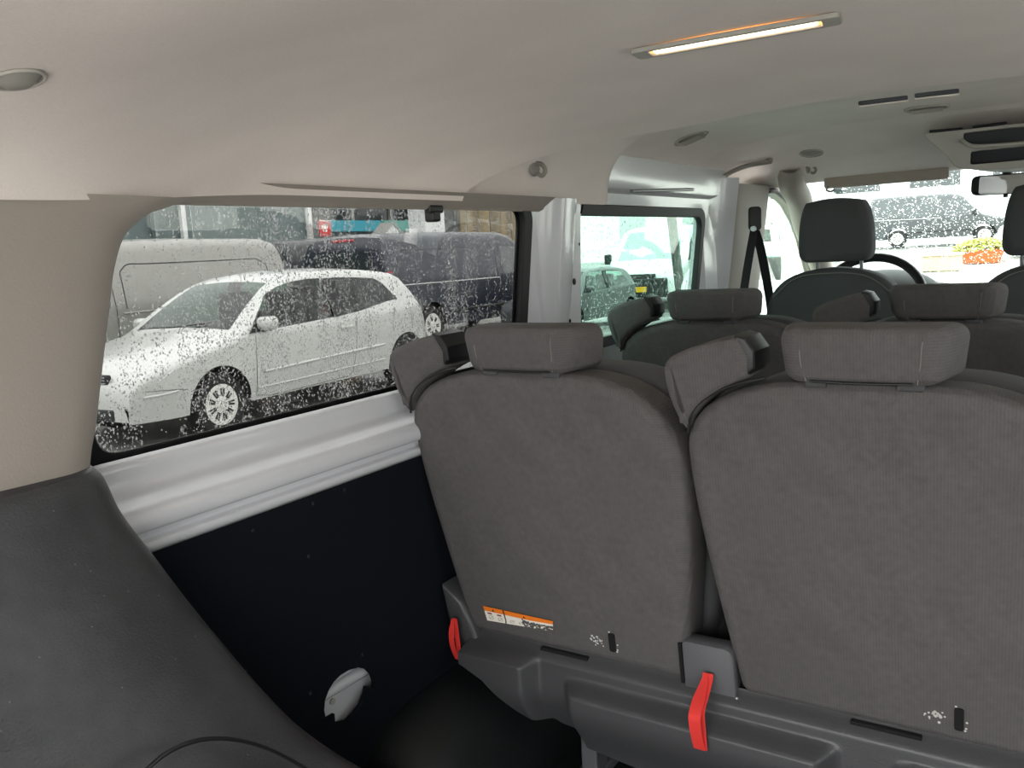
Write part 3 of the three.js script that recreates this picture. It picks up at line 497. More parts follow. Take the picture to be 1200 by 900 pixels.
  for (const cx of [-0.272, 0.271]) {
    const s = rrect(cx - 0.042, 0.296, cx + 0.046, 0.398, [0.004, 0.004, 0.02, 0.012]);
    const br = mesh('strap_bracket', crease(recline(extr(s, 0.03, 0.004, 2).translate(0, 0, -0.03)), 0.6), M.bracket, b);
    mesh('gap', recline(box(0.006, 0.09, 0.02, cx - 0.047, 0.345, -0.01)), M.hole, br);
    const st = strap(cx + 0.002, 0.352, 0.246, 0.02, REC * (0.35 - 0.85) + 0.012, b, false, 0.05); st.userData.label = 'red pull strap';
    const st2 = mesh('hinge_pin', recline(new THREE.SphereGeometry(0.004, 8, 6).translate(cx + 0.047, 0.31, 0.003)), M.steel, br);
  }
  const st = strap(-0.772, 0.356, 0.272, 0.013, REC * (0.35 - 0.85) + 0.03, b, false); st.userData.label = 'red pull strap';
  for (const cx of [-0.55, 0.0, 0.55]) mesh('cover_gap', recline(box(0.1, 0.009, 0.012, cx + 0.0, 0.313, -0.004, 0.002)), M.hole, b);
  return b;
}
const bench = makeBench();
{
  bench.name = numbered('bench_seat'); scene.add(bench); bench.position.set(0, 0, -1.195);
  tag(bench, 'grey fabric rear bench seat with red pull straps and orange warning label', 'bench seat', 'rows of bench seats');
  const two = bench.clone(); two.name = numbered('bench_seat'); scene.add(two); two.position.set(0, 0.008, -2.1); two.position.y = 0;
  tag(two, 'dark grey fabric bench seat between the rear bench and the front seats', 'bench seat', 'rows of bench seats');
  // orange warning label on the rear bench only
  const c = document.createElement('canvas'); c.width = 512; c.height = 128; const x = c.getContext('2d');
  x.fillStyle = '#e9e2d6'; x.fillRect(0, 0, 512, 128); x.fillStyle = '#ee7d22'; x.fillRect(0, 0, 512, 40); x.fillStyle = '#2a2a2c'; x.fillRect(146, 0, 10, 128);
  x.fillStyle = '#7d2a2a'; x.fillRect(20, 50, 34, 14); x.fillRect(92, 50, 34, 14); x.strokeStyle = '#777'; x.lineWidth = 3; for (const q of [40, 110, 200, 270]) { x.beginPath(); x.arc(q, 92, 16, 0, 6.3); x.stroke(); x.beginPath(); x.moveTo(q - 16, 108); x.lineTo(q + 18, 74); x.stroke(); }
  x.fillStyle = '#222'; x.beginPath(); x.moveTo(60, 32); x.lineTo(70, 12); x.lineTo(80, 32); x.fill(); x.beginPath(); x.moveTo(290, 32); x.lineTo(300, 12); x.lineTo(310, 32); x.fill();
  x.fillStyle = '#4c4a4a'; for (let k = 0; k < 120; k++) { const u = 280 + rnd() * 232, v = 56 + rnd() * 72 - (u < 310 ? 30 * rnd() : 0); x.beginPath(); x.ellipse(u, v + 8, 4 + 12 * rnd(), 3 + 8 * rnd(), rnd() * 3, 0, 6.3); x.fill(); }
  const t = new THREE.CanvasTexture(c); t.colorSpace = THREE.SRGBColorSpace;
  const P = (px, py) => { const r = ray(px, py), zz = -1.195, t = (zz + REC * (EYE.y - 0.85) - EYE.z + 0.0035) / (r.z - REC * r.y); const p = EYE.clone().addScaledVector(r, t); return [p.x, p.y, p.z + 1.195]; };
  const A = P(566, 710), B = P(648, 728), D = P(571, 727), E2 = P(648, 740);
  const g = new THREE.BufferGeometry(); g.setAttribute('position', new THREE.Float32BufferAttribute([...A, ...B, ...D, ...E2], 3)); g.setAttribute('uv', new THREE.Float32BufferAttribute([0, 1, 1, 1, 0, 0, 1, 0], 2)); g.setIndex([0, 2, 1, 1, 2, 3]); g.computeVertexNormals();
  const l = mesh('warning_label', g, std(0xffffff, 0.5, { map: t }), bench); l.userData.label = 'worn white and orange warning label';
}
function frontSeat(x, z, label, hx) {
  const o = thing('front_seat', label, 'seat', 'front seats', [x, 0, z]);
  const s = new THREE.Shape(); s.moveTo(-0.2, 0.35); s.lineTo(0.2, 0.35); s.bezierCurveTo(0.24, 0.5, 0.255, 0.65, 0.235, 0.78); s.bezierCurveTo(0.22, 0.88, 0.15, 0.935, 0.0, 0.938); s.bezierCurveTo(-0.15, 0.935, -0.22, 0.88, -0.235, 0.78); s.bezierCurveTo(-0.255, 0.65, -0.24, 0.5, -0.2, 0.35);
  const back = mesh('backrest', crease(recline(extr(s, 0.07, 0.035, 5, 14).translate(0, 0, -0.13)), 0.8), M.fabricDark, o);
  mesh('piping', tube([[-0.2, 0.84, 0.0], [-0.12, 0.905, 0.0], [0, 0.92, 0.0], [0.12, 0.905, 0.0], [0.2, 0.84, 0.0]].map((p) => recPt([p[0], p[1], -0.024])), 0.002, 24, 5), M.stitch, back);
  const h = new THREE.Shape(); h.moveTo(hx - 0.09, 0.958); h.lineTo(hx + 0.085, 0.958); h.quadraticCurveTo(hx + 0.116, 0.96, hx + 0.118, 1.0); h.bezierCurveTo(hx + 0.12, 1.08, hx + 0.11, 1.14, hx + 0.09, 1.16); h.quadraticCurveTo(hx, 1.182, hx - 0.09, 1.16); h.bezierCurveTo(hx - 0.11, 1.14, hx - 0.122, 1.06, hx - 0.122, 0.995); h.quadraticCurveTo(hx - 0.12, 0.96, hx - 0.09, 0.958);
  const hr = mesh('head_restraint', crease(recline(extr(h, 0.06, 0.03, 5, 10).translate(0, 0, -0.1)), 0.8), M.fabricDark, o);
  for (const d of [-0.07, 0.075]) { const a = V(hx + d, 0.9, -0.07), e = V(hx + d, 0.99, -0.06); mesh('post', bar(a, e, 0.006), M.steel, hr); }
  mesh('seat_cushion', box(0.5, 0.14, 0.46, 0, 0.33, -0.33, 0.04), M.fabricDark, o);
  mesh('seat_base', box(0.4, 0.27, 0.4, 0, 0.135, -0.32, 0.02), M.blackPlastic, o);
}
frontSeat(-0.475, -3.06, 'dark driver seat with tall head restraint in front of steering wheel', 0.015);
frontSeat(0.19, -2.98, 'dark front passenger seat with tall head restraint below the mirror', -0.03);

// ================================================================== OUTSIDE
// A vehicle in local metres: X runs from its front axle to its rear, Y up from the ground, Z across. o: prof (top line), w (half width), belt(s), tumble, bottom, axles, radius, windows, screens ...
function vehicle(root, o) {
  const topAt = (s) => lerpTable(o.prof, s), s0 = o.prof[0][0], s1 = o.prof[o.prof.length - 1][0], R = o.round ?? 0.06;
  const Ws = (s) => { const a = clamp((s - s0) / o.nose, 0, 1), b = clamp((s1 - s) / o.tailR, 0, 1); return o.w * (1 - o.nosePinch * Math.pow(1 - a, 2.2) - o.tailPinch * Math.pow(1 - b, 2.2)); };
  const hw = (s, y) => {
    const b = o.belt(s), t = topAt(s) - (o.crown ?? 0.03); let w = Ws(s);
    if (y > b) w -= o.tumble * (y - b) + o.tumble * 0.6 * (y - b) ** 2; else w -= 0.05 * ((b - y) / b) ** 2 + (y < 0.45 ? 0.08 * (0.45 - y) : 0);
    const e = clamp((y - (t - R)) / R, 0, 1); return w - R * (1 - Math.sqrt(1 - e * e * 0.98));
  };
  const arch = (s) => { let y = o.bottom; for (const a of o.axles) { const d = Math.abs(s - a); if (d < o.archR) y = Math.max(y, o.radius + Math.sqrt(o.archR ** 2 - d * d)); } return y; };
  // columns, closer at the wheel arches and window ends
  let cols = []; for (let k = 0; k <= 90; k++) cols.push(s0 + (s1 - s0) * k / 90);
  for (const a of o.axles) for (let k = 0; k <= 24; k++) cols.push(a - o.archR * Math.cos(k / 24 * Math.PI));
  for (const w of o.windows || []) cols.push(w.s0 + 1e-4, w.s1 - 1e-4, w.s0 - 1e-4, w.s1 + 1e-4);
  for (const p of o.prof) cols.push(p[0]);
  cols = cols.sort((a, b) => a - b).filter((s, i, l) => s >= s0 && s <= s1 && (i === 0 || s - l[i - 1] > 8e-5));
  const side = (a, b, lo, hi, n, sg, off = 0) => grid((u, v) => { const k = a + Math.round(u * (b - a)), s = cols[k], l = lo(s), h = Math.max(l, hi(s)), y = l + (h - l) * v; return [s, y, sg * (hw(s, y) + off)]; }, b - a, n, sg < 0);
  const geos = [];
  const cut = [0]; for (const w of o.windows || []) cut.push(cols.findIndex((s) => s >= w.s0), cols.findLastIndex((s) => s <= w.s1)); cut.push(cols.length - 1);
  const T = (s) => topAt(s) - (o.crown ?? 0.03);
  const roofSide = [];
  for (const sg of [1, -1]) for (let k = 0; k < cut.length - 1; k++) {
    const a = cut[k], b = cut[k + 1]; if (b <= a) continue; const w = k % 2 ? o.windows[(k - 1) / 2] : null;
    if (!w) geos.push(side(a, b, arch, T, 26, sg)); else { geos.push(side(a, b, arch, w.lo, 18, sg)); geos.push(side(a, b, w.hi, T, 8, sg)); }
  }
  // the top: bonnet, screens, roof, tail
  const prof = [[s0, o.bottom + 0.02]]; for (let k = 0; k < o.prof.length - 1; k++) { const [a, ya] = o.prof[k], [b, yb] = o.prof[k + 1], n = Math.max(1, Math.ceil(Math.hypot(b - a, yb - ya) / 0.08)); for (let i = 0; i < n; i++) prof.push([a + (b - a) * i / n, ya + (yb - ya) * i / n]); } prof.push(o.prof[o.prof.length - 1], [s1, o.bottom + 0.02]);
  const top = (k, v) => { const [s, y] = prof[k], t = Math.min(y, topAt(s)), edge = y < topAt(s) - 0.02; const yy = y - (o.crown ?? 0.03) * (edge ? 0 : v * v); return [s, yy, v * hw(s, edge ? y : T(s) - 1e-4)]; };
  const strip = (a, b, v0, v1, off = 0) => grid((u, v) => { const k = a + Math.round(v * (b - a)), p = top(k, v0 + (v1 - v0) * u); if (off) { const q = prof[Math.min(prof.length - 1, k + 1)], r = prof[Math.max(0, k - 1)], dx = q[0] - r[0], dy = q[1] - r[1], l = Math.hypot(dx, dy) || 1; return [p[0] - dy / l * off, p[1] + dx / l * off, p[2]]; } return p; }, 14, b - a);
  const idx = (s, y) => { let best = 0, d = 1e9; prof.forEach((p, i) => { const e = Math.hypot(p[0] - s, p[1] - y); if (e < d) { d = e; best = i; } }); return best; };
  const holes = (o.screens || []).map((c) => ({ ...c, a: idx(...c.from), b: idx(...c.to) })).sort((p, q) => p.a - q.a);
  let at = 0; for (const h of holes) { geos.push(strip(at, h.a, -1, 1), strip(h.a, h.b, -1, -h.v), strip(h.a, h.b, h.v, 1)); at = h.b; } geos.push(strip(at, prof.length - 1, -1, 1));
  const body = mesh('body', crease(merge(geos), 0.7), o.paint, root);
  for (const h of holes) mesh(h.name, strip(h.a, h.b, -h.v, h.v, 0.002), o.glass, root);
  (o.windows || []).forEach((w, i) => { for (const sg of [1, -1]) mesh('side_window', side(cut[2 * i + 1], cut[2 * i + 2], w.lo, w.hi, 8, sg, -0.004), w.glass || o.glass, root); });
  // inside: floor tub and seats, seen through the glass
  mesh('underbody', [box(s1 - s0 - 0.3, 0.25, o.w * 1.4, (s0 + s1) / 2, o.bottom + 0.14, 0, 0.02), box(o.axles[1] - o.axles[0] - 2 * o.archR, 0.3, o.w * 1.75, (o.axles[0] + o.axles[1]) / 2, o.bottom + 0.17, 0, 0.02)], M.carBlack, root);
  if (o.cabin) mesh('cabin', [box(o.cabin[1] - o.cabin[0], 0.4, o.w * 1.55, (o.cabin[0] + o.cabin[1]) / 2, o.cabin[2] - 0.2, 0, 0.03), ...o.cabin[3].flatMap((s) => [0.36, -0.36].map((z) => box(0.14, 0.55, 0.46, s, o.cabin[2] + 0.12, z, 0.05)))], M.cabin, root);
  // wheels
  for (const a of o.axles) for (const sg of [1, -1]) {
    const wg = new THREE.Group(); wg.name = 'wheel'; root.add(wg); wg.position.set(a, o.radius, sg * (Ws(a) - 0.12)); if (sg < 0) wg.rotation.y = Math.PI;
    const r = o.radius, rr = r * 0.66, c = 0.095;
    mesh('tyre', new THREE.LatheGeometry([[rr * 0.96, -c], [r * 0.93, -c], [r * 0.985, -c * 0.8], [r, -c * 0.4], [r, c * 0.4], [r * 0.985, c * 0.8], [r * 0.93, c], [rr, c * 0.9]].map((p) => new THREE.Vector2(...p)), 40).rotateX(Math.PI / 2), M.tyre, wg);
    mesh('hubcap', new THREE.LatheGeometry([[0.0001, c * 1.02], [rr * 0.22, c * 1.0], [rr * 0.3, c * 0.88], [rr * 0.8, c * 0.86], [rr * 0.95, c * 0.96], [rr * 1.02, c * 0.85]].map((p) => new THREE.Vector2(...p)), 40).rotateX(Math.PI / 2), M.hub, wg);
    const sl = []; const n = o.spokes ?? 10; for (let k = 0; k < n; k++) for (const d of [-0.11, 0.11]) { const g = box(rr * 0.36, rr * 0.09, 0.004, 0, 0, 0); g.translate(rr * 0.6, 0, c * 0.89); g.rotateZ(k / n * Math.PI * 2 + d); sl.push(g); }
    mesh('hubcap_slots', sl, M.slot, wg);
    mesh('hub_emblem', [new THREE.TorusGeometry(rr * 0.17, rr * 0.02, 6, 24).translate(0, 0, c * 1.02)], M.chrome, wg);
    mesh('axle', new THREE.CylinderGeometry(0.05, 0.05, 0.6, 10).rotateX(Math.PI / 2).translate(0, 0, -0.3), M.carBlack, wg);
  }
  // lines pressed or cut in the sides
  const onSide = (s, y, off, sg = 1) => V(s, y, sg * (hw(s, y) + off));
  const line = (name, pts, r, m, off = 0.0, sides = [1, -1], n = 30) => { for (const sg of sides) { const dense = []; for (let k = 0; k < pts.length - 1; k++) for (let i = 0; i < 6; i++) dense.push(onSide(pts[k][0] + (pts[k + 1][0] - pts[k][0]) * i / 6, pts[k][1] + (pts[k + 1][1] - pts[k][1]) * i / 6, off, sg)); dense.push(onSide(...pts[pts.length - 1], off, sg)); mesh(name, new THREE.TubeGeometry(new THREE.CatmullRomCurve3(dense), dense.length * 2, r, 6), m, root); } };
  const patch = (name, pts, m, off = 0.004, sides = [1, -1]) => { for (const sg of sides) { const sh = new THREE.Shape(pts.map((p) => new THREE.Vector2(...p))), g = new THREE.ShapeGeometry(sh, 8), q = g.attributes.position; for (let i = 0; i < q.count; i++) q.setZ(i, sg * (hw(q.getX(i), q.getY(i)) + off)); if (sg < 0) { const ix = g.index.array; for (let i = 0; i < ix.length; i += 3) { const t = ix[i]; ix[i] = ix[i + 1]; ix[i + 1] = t; } } g.computeVertexNormals(); mesh(name, g, m, root); } };
  return { hw, onSide, line, patch, topAt, Ws };
}

// ---- the hatchback
const hatchProf = [[-0.84, 0.44], [-0.835, 0.5], [-0.82, 0.58], [-0.77, 0.645], [-0.68, 0.70], [-0.5, 0.765], [-0.2, 0.835], [0.05, 0.88], [0.2, 0.91], [0.3, 0.955], [0.6, 1.16], [0.85, 1.305], [1.02, 1.38], [1.2, 1.425], [1.5, 1.45], [1.9, 1.452], [2.3, 1.435], [2.62, 1.405], [2.84, 1.37], [2.92, 1.33], [3.05, 1.18], [3.2, 0.98], [3.28, 0.86], [3.34, 0.72], [3.36, 0.6], [3.37, 0.46]];
const frontHi = [[0.40, 0.895], [0.55, 1.05], [0.775, 1.225], [0.95, 1.292], [1.156, 1.33], [1.4, 1.345], [1.585, 1.343]], rearHi = [[1.78, 1.338], [2.1, 1.325], [2.45, 1.295], [2.56, 1.235], [2.74, 1.035]];
function hatchback(label, paint, at, turn, extra) {
  const o = thing('hatchback_car', label, 'car', 'cars in the car park', at, turn);
  const a = vehicle(o, {
    prof: hatchProf, w: 0.83, nose: 0.6, nosePinch: 0.2, tailR: 0.5, tailPinch: 0.13, tumble: 0.3, belt: (s) => 0.86 + 0.05 * sstep(0.3, 3, s), bottom: 0.255, axles: [0, 2.83], radius: 0.285, archR: 0.355, round: 0.07, crown: 0.035, paint, glass: M.carGlass, spokes: 9,
    windows: [{ s0: 0.40, s1: 1.585, lo: (s) => 0.89 + 0.035 * (s - 0.4), hi: (s) => lerpTable(frontHi, s) }, { s0: 1.78, s1: 2.74, lo: (s) => 0.945 + 0.09 * sstep(1.78, 2.74, s), hi: (s) => lerpTable(rearHi, s) }],
    screens: [{ name: 'windscreen', from: [0.33, 0.975], to: [0.98, 1.365], v: 0.86 }, { name: 'rear_window', from: [2.98, 1.26], to: [3.18, 1.0], v: 0.8 }],
    cabin: [0.5, 3.0, 0.84, [1.35, 2.35]],
  });
  const { onSide, line, patch, hw } = a;
  line('door_seam', [[0.45, 0.86], [0.445, 0.73], [0.43, 0.5], [0.42, 0.3], [0.6, 0.268], [1.2, 0.27], [1.78, 0.28], [1.83, 0.32], [1.9, 0.6], [1.93, 0.93]], 0.004, M.seam, -0.001);
  line('side_moulding', [[0.52, 0.51], [1.0, 0.522], [1.6, 0.535], [2.37, 0.55]], 0.016, paint, 0.004);
  line('sill_crease', [[0.44, 0.365], [1.2, 0.37], [2.4, 0.38]], 0.01, paint, 0.002);
  line('fuel_flap_seam', [[2.62, 0.93], [2.58, 0.85], [2.56, 0.72]], 0.003, M.seam, -0.001);
  line('hatch_seam', [[2.9, 0.98], [2.93, 0.85], [2.95, 0.7]], 0.003, M.seam, -0.001);
  line('bumper_seam', [[-0.72, 0.52], [-0.6, 0.51], [-0.45, 0.5], [-0.37, 0.48]], 0.004, M.seam, -0.001);
  line('bumper_strip', [[-0.74, 0.47], [-0.6, 0.475], [-0.46, 0.49]], 0.012, paint, 0.003);
  patch('tail_light', [[3.18, 0.99], [3.10, 0.96], [3.2, 0.7], [3.33, 0.68], [3.29, 0.82]], M.tail, 0.006);
  patch('head_lamp', [[-0.73, 0.62], [-0.6, 0.60], [-0.5, 0.66], [-0.46, 0.71], [-0.52, 0.725], [-0.66, 0.675], [-0.74, 0.645]], M.lens, 0.004);
  patch('window_pillar', [[1.585, 0.932], [1.78, 0.945], [1.78, 1.335], [1.585, 1.34]], M.carBlack, 0.016);
  patch('mirror_corner', [[0.37, 0.885], [0.6, 0.898], [0.6, 1.07], [0.5, 0.99]], M.carBlack, 0.01);
  for (const sg of [1, -1]) {
    const p = onSide(0.56, 0.965, 0.09, sg), m = mesh('door_mirror', crease(box(0.15, 0.13, 0.19, p.x, p.y, p.z, 0.05)), paint, o);
    mesh('mirror_arm', box(0.1, 0.03, 0.1, p.x + 0.02, 0.9, p.z - sg * 0.07, 0.01), M.carBlack, m);
    const h = onSide(1.74, 0.81, 0.014, sg); mesh('door_handle', box(0.2, 0.035, 0.03, h.x, h.y, h.z, 0.012), paint, o);
  }
  // nose: grille, lower intake, plate, emblem
  const fx = -0.843;
  mesh('lower_intake', [box(0.06, 0.1, 0.9, fx + 0.02, 0.325, 0, 0.02), box(0.3, 0.07, 1.1, fx + 0.2, 0.285, 0, 0.02)], M.carBlack, o);
  const gr = mesh('grille', box(0.05, 0.085, 0.74, -0.79, 0.62, 0, 0.015).rotateZ(-0.0), M.carBlack, o);
  for (let k = 0; k < 3; k++) mesh('grille_bar', box(0.012, 0.008, 0.7, -0.818, 0.595 + 0.025 * k, 0), M.chrome, gr);
  const em = [new THREE.TorusGeometry(0.05, 0.007, 8, 30)]; const st = (x0, y0, x1, y1) => em.push(bar(V(x0, y0, 0), V(x1, y1, 0), 0.005, 6)); st(-0.02, 0.046, 0, 0.006); st(0.02, 0.046, 0, 0.006); st(-0.043, 0.02, -0.02, -0.042); st(0.043, 0.02, 0.02, -0.042); st(-0.02, -0.042, 0, 0.0); st(0.02, -0.042, 0, 0.0);
  mesh('emblem', em.map((g) => g.rotateY(-Math.PI / 2).translate(-0.826, 0.63, 0)), M.chrome, o);
  mesh('number_plate', box(0.012, 0.11, 0.5, fx - 0.006, 0.46, 0, 0.003), extra.plate, o);
  mesh('wiper', tube([[0.25, 0.955, -0.4], [0.27, 0.965, 0.0], [0.33, 0.99, 0.3]], 0.008, 12, 6), M.carBlack, o);
  return o;
}
const plateWhite = std(0xe4e4dc, 0.5), plateYellow = std(0xe8b321, 0.5);
const G = -0.45;
{
  const fa = onY(259, 474, G + 0.285), ra = onY(475.5, 424, G + 0.285), d = ra.clone().sub(fa).normalize(), turn = Math.atan2(-d.z, d.x);
  // near wheel centres are 0.71 from the middle line
  const n = V(-d.z, 0, d.x), base = fa.clone().addScaledVector(n, -0.78); base.y = G;
  const car = hatchback('silver three-door hatchback parked beside the large side window', M.silver, [base.x, G, base.z], turn, { plate: plateWhite });
  const marks = []; for (let k = 0; k < 6; k++) marks.push(box(0.004, 0.06, 0.03, -0.857, 0.46, 0.2 - k * 0.075 - (k > 2 ? 0.03 : 0))); mesh('plate_marks', marks, M.carBlack, car);
}
// ---- vans
function van(label, group, paint, at, turn, o = {}) {
  const r = thing('van', label, 'van', group, at, turn), L = o.len ?? 4.9, H = o.h ?? 1.95, wb = o.wb ?? 3.0, s1 = L - 0.85;
  const prof = [[-0.85, 0.5], [-0.84, 0.7], [-0.78, 0.86], [-0.6, 0.98], [-0.3, 1.06], [0.0, 1.12], [0.1, 1.17], [0.45, 1.5], [0.72, H - 0.16], [0.9, H - 0.06], [1.2, H], [2.5, H + 0.02], [s1 - 0.3, H], [s1 - 0.12, H - 0.05], [s1 - 0.06, H - 0.2], [s1 - 0.03, H - 0.7], [s1, 0.9], [s1 + 0.01, 0.5]];
  const b = (s) => 1.08 + 0.02 * s, g = o.glass || M.darkGlass;
  const wins = [{ s0: 0.15, s1: 1.35, lo: (s) => 1.1 + 0.02 * s, hi: (s) => lerpTable([[0.15, 1.11], [0.5, 1.45], [0.8, 1.62 * H / 1.95], [1.35, 1.66 * H / 1.95]], s), glass: M.darkGlass }];
  if (o.glazed) wins.push({ s0: 1.5, s1: s1 - 0.45, lo: (s) => 1.13, hi: (s) => 1.66 * H / 1.95, glass: M.darkGlass });
  const a = vehicle(r, { prof, w: 0.95, nose: 0.5, nosePinch: 0.14, tailR: 0.15, tailPinch: 0.03, tumble: 0.13, belt: b, bottom: 0.3, axles: [0, wb], radius: 0.33, archR: 0.41, round: 0.1, crown: 0.04, paint, glass: g, spokes: 7, windows: wins, screens: [{ name: 'windscreen', from: [0.12, 1.19], to: [0.76, H - 0.15], v: 0.86 }, { name: 'rear_window', from: [s1 - 0.055, H - 0.25], to: [s1 - 0.03, H - 0.75], v: 0.78 }], cabin: [0.5, 1.4, 1.05, [1.2]] });
  a.line('door_seam', [[0.2, 1.08], [0.25, 0.6], [0.35, 0.36], [1.3, 0.34], [1.42, 0.5], [1.42, 1.1], [1.4, H - 0.22]], 0.006, M.seam, -0.001);
  a.line('side_trim', [[0.45, 0.55], [wb - 0.45, 0.55]], 0.025, M.carBlack, 0.004);
  a.line('waist_line', [[1.5, 1.05], [s1 - 0.2, 1.07]], 0.012, o.waist || paint, 0.0);
  if (!o.glazed) a.line('panel_groove', [[1.55, 1.1], [1.55, H - 0.38], [1.65, H - 0.3], [s1 - 0.5, H - 0.3], [s1 - 0.36, H - 0.38], [s1 - 0.32, 1.1]], 0.008, M.seam, -0.002);
  a.patch('tail_light', [[s1 - 0.16, 0.95], [s1 - 0.03, 0.95], [s1 - 0.06, 1.3], [s1 - 0.16, 1.3]], M.tail, 0.004);
  a.patch('head_lamp', [[-0.74, 0.72], [-0.4, 0.78], [-0.35, 0.92], [-0.55, 0.95], [-0.7, 0.86]], M.lens, 0.004);
  mesh('brake_light', box(0.03, 0.04, 0.5, s1 - 0.09, H - 0.1, 0, 0.01), M.tail, r);
  mesh('bumper', [box(0.2, 0.28, 1.75, s1 - 0.06, 0.46, 0, 0.05), box(0.16, o.dark ? 0.42 : 0.2, 1.45, -0.83, o.dark ? 0.55 : 0.44, 0, 0.04)], o.bumper || M.carBlack, r);
  mesh('grille', box(0.04, 0.12, 0.9, -0.83, 0.8, 0, 0.01), M.carBlack, r);
  mesh('number_plate', [box(0.02, 0.12, 0.52, -0.925, 0.52, 0, 0.003), box(0.02, 0.12, 0.52, s1 + 0.055, 0.62, 0, 0.003)], plateYellow, r);
  for (const sg of [1, -1]) { const p = a.onSide(0.35, 1.2, 0.13, sg); mesh('door_mirror', box(0.14, 0.24, 0.16, p.x, p.y, p.z, 0.04), M.carBlack, r); }
  return r;
}
const faceBack = Math.PI / 2, faceFwd = -Math.PI / 2;              // front towards +z / towards -z
van('beige grey panel van parked behind the silver hatchback', 'vans in the car park', M.greyVan, [-9.75, G, -8.35 + 4.05], faceBack, { h: 1.9, waist: M.greyVan });
van('navy blue panel van with white waist line beside silver hatchback', 'vans in the car park', M.navy, [-9.75, G, -10.35 - 4.75], faceFwd, { h: 1.93, waist: M.silver, len: 5.6, wb: 3.6 });
van('dark grey van between the beige van and the navy van', 'vans in the car park', M.darkGrey, [-12.1, G, -10.6 - 4.05], faceFwd, { h: 1.95 });
van('white van with dark bumper and yellow plate facing the sliding door window', 'vans in the car park', M.white, [-8.0, G, -18.6], faceBack + 0.12, { h: 1.95, dark: true, glass: M.paleGlass });
van('white van standing behind the dark post', 'vans in the car park', M.white, [-8.4, G, -27.5], faceBack + 0.2, { h: 1.95, glass: M.carGlass });
{
  const p = onZ(1085, 290, -38), y = groundY(p.x, -38);
  van('dark grey glazed van seen through the windscreen', 'vans in the car park', M.darkGrey, [p.x + 2.0, y, -38], Math.PI + 0.12, { h: 2.0, glazed: true, waist: M.silver });
  const q = onZ(1175, 285, -33), y2 = groundY(q.x, -33);
  van('white van with sloping bonnet beside the orange planter', 'vans in the car park', M.white, [q.x + 1.0, y2, -31.5], -0.35, { h: 1.9, glass: M.carGlass });
}
{
  hatchback('small dark car parked in front of the navy van', M.darkGrey, [-7.68, G, -13.3], faceBack, { plate: plateYellow }).scale.setScalar(0.8);
  hatchback('white car seen through the driver door window', M.white, [-3.45, G, -14.4], faceFwd, { plate: plateYellow });
  van('mauve van seen through the driver door window', 'vans in the car park', M.mauve, [-9.5, -0.2, -36], Math.PI, { h: 2.1, glazed: true });
}
// ---- fence of profiled sheet with white posts, buildings and signs behind
{
  const f = thing('sheet_fence', 'tall grey-green profiled sheet fence behind the beige van', 'fence', null, [-14, G, 0]);
  const sheet = (m) => { const n = 22, s = new THREE.Shape(); s.moveTo(0, 0); for (let k = 0; k < n; k++) { const a = k / n * 1.58; s.lineTo(a, 0.02 * (k % 2)); s.lineTo(a + 0.05, 0.02 * (k % 2)); } s.lineTo(1.58, 0); s.lineTo(1.58, -0.02); s.lineTo(0, -0.02); return s; };
  const g = extr(sheet(), 3.6, 0).rotateX(-Math.PI / 2).rotateY(Math.PI / 2), mats = [std(0x71807f, 0.6), std(0x7b8986, 0.6), std(0x687776, 0.6)];
  for (let k = 0; k < 7; k++) mesh('sheet_panel', g, mats[(k * 2) % 3], f).position.set(0, 0, -2.8 - 1.6 * k);
  for (const [px, m] of [[213, 0], [361, 0], [180, 1]]) { const p = onX(px, 255, -13.9); mesh('post', box(0.1, 3.8, 0.1, 0.12, 1.9, p.z, 0.01), m ? mats[2] : M.white, f); }
}
{
  const b = thing('far_building', 'dark building with strip windows and turquoise fascia beyond the fence', 'building', null, [-19, G, -21.5]);
  mesh('wall', box(0.4, 6, 11, -0.4, 3, 0), std(0x6a7273, 0.8), b);
  for (let k = 0; k < 5; k++) { const w = mesh('window', box(0.08, 1.5, 1.55, -0.18, 3.55, 2.9 - 1.9 * k + 0.6), M.darkGlass, b); mesh('mullion', box(0.1, 1.5, 0.12, -0.14, 3.55, 2.9 - 1.9 * k - 0.3), M.greyVan, b); }
  const lo = onX(420, 271, -18.8).y - G, hi = onX(420, 258, -18.8).y - G, z0 = onX(391, 265, -18.8).z + 21.5, z1 = onX(452, 265, -18.8).z + 21.5;
  mesh('fascia', box(0.16, hi - lo, z0 - z1, -0.06, (lo + hi) / 2, (z0 + z1) / 2, 0.02), std(0x3aa5b8, 0.6), b);
  mesh('fascia', box(0.16, hi - lo, 1.9, -0.06, (lo + hi) / 2, z1 - 1.1, 0.02), std(0x5fb0a4, 0.6), b);
}
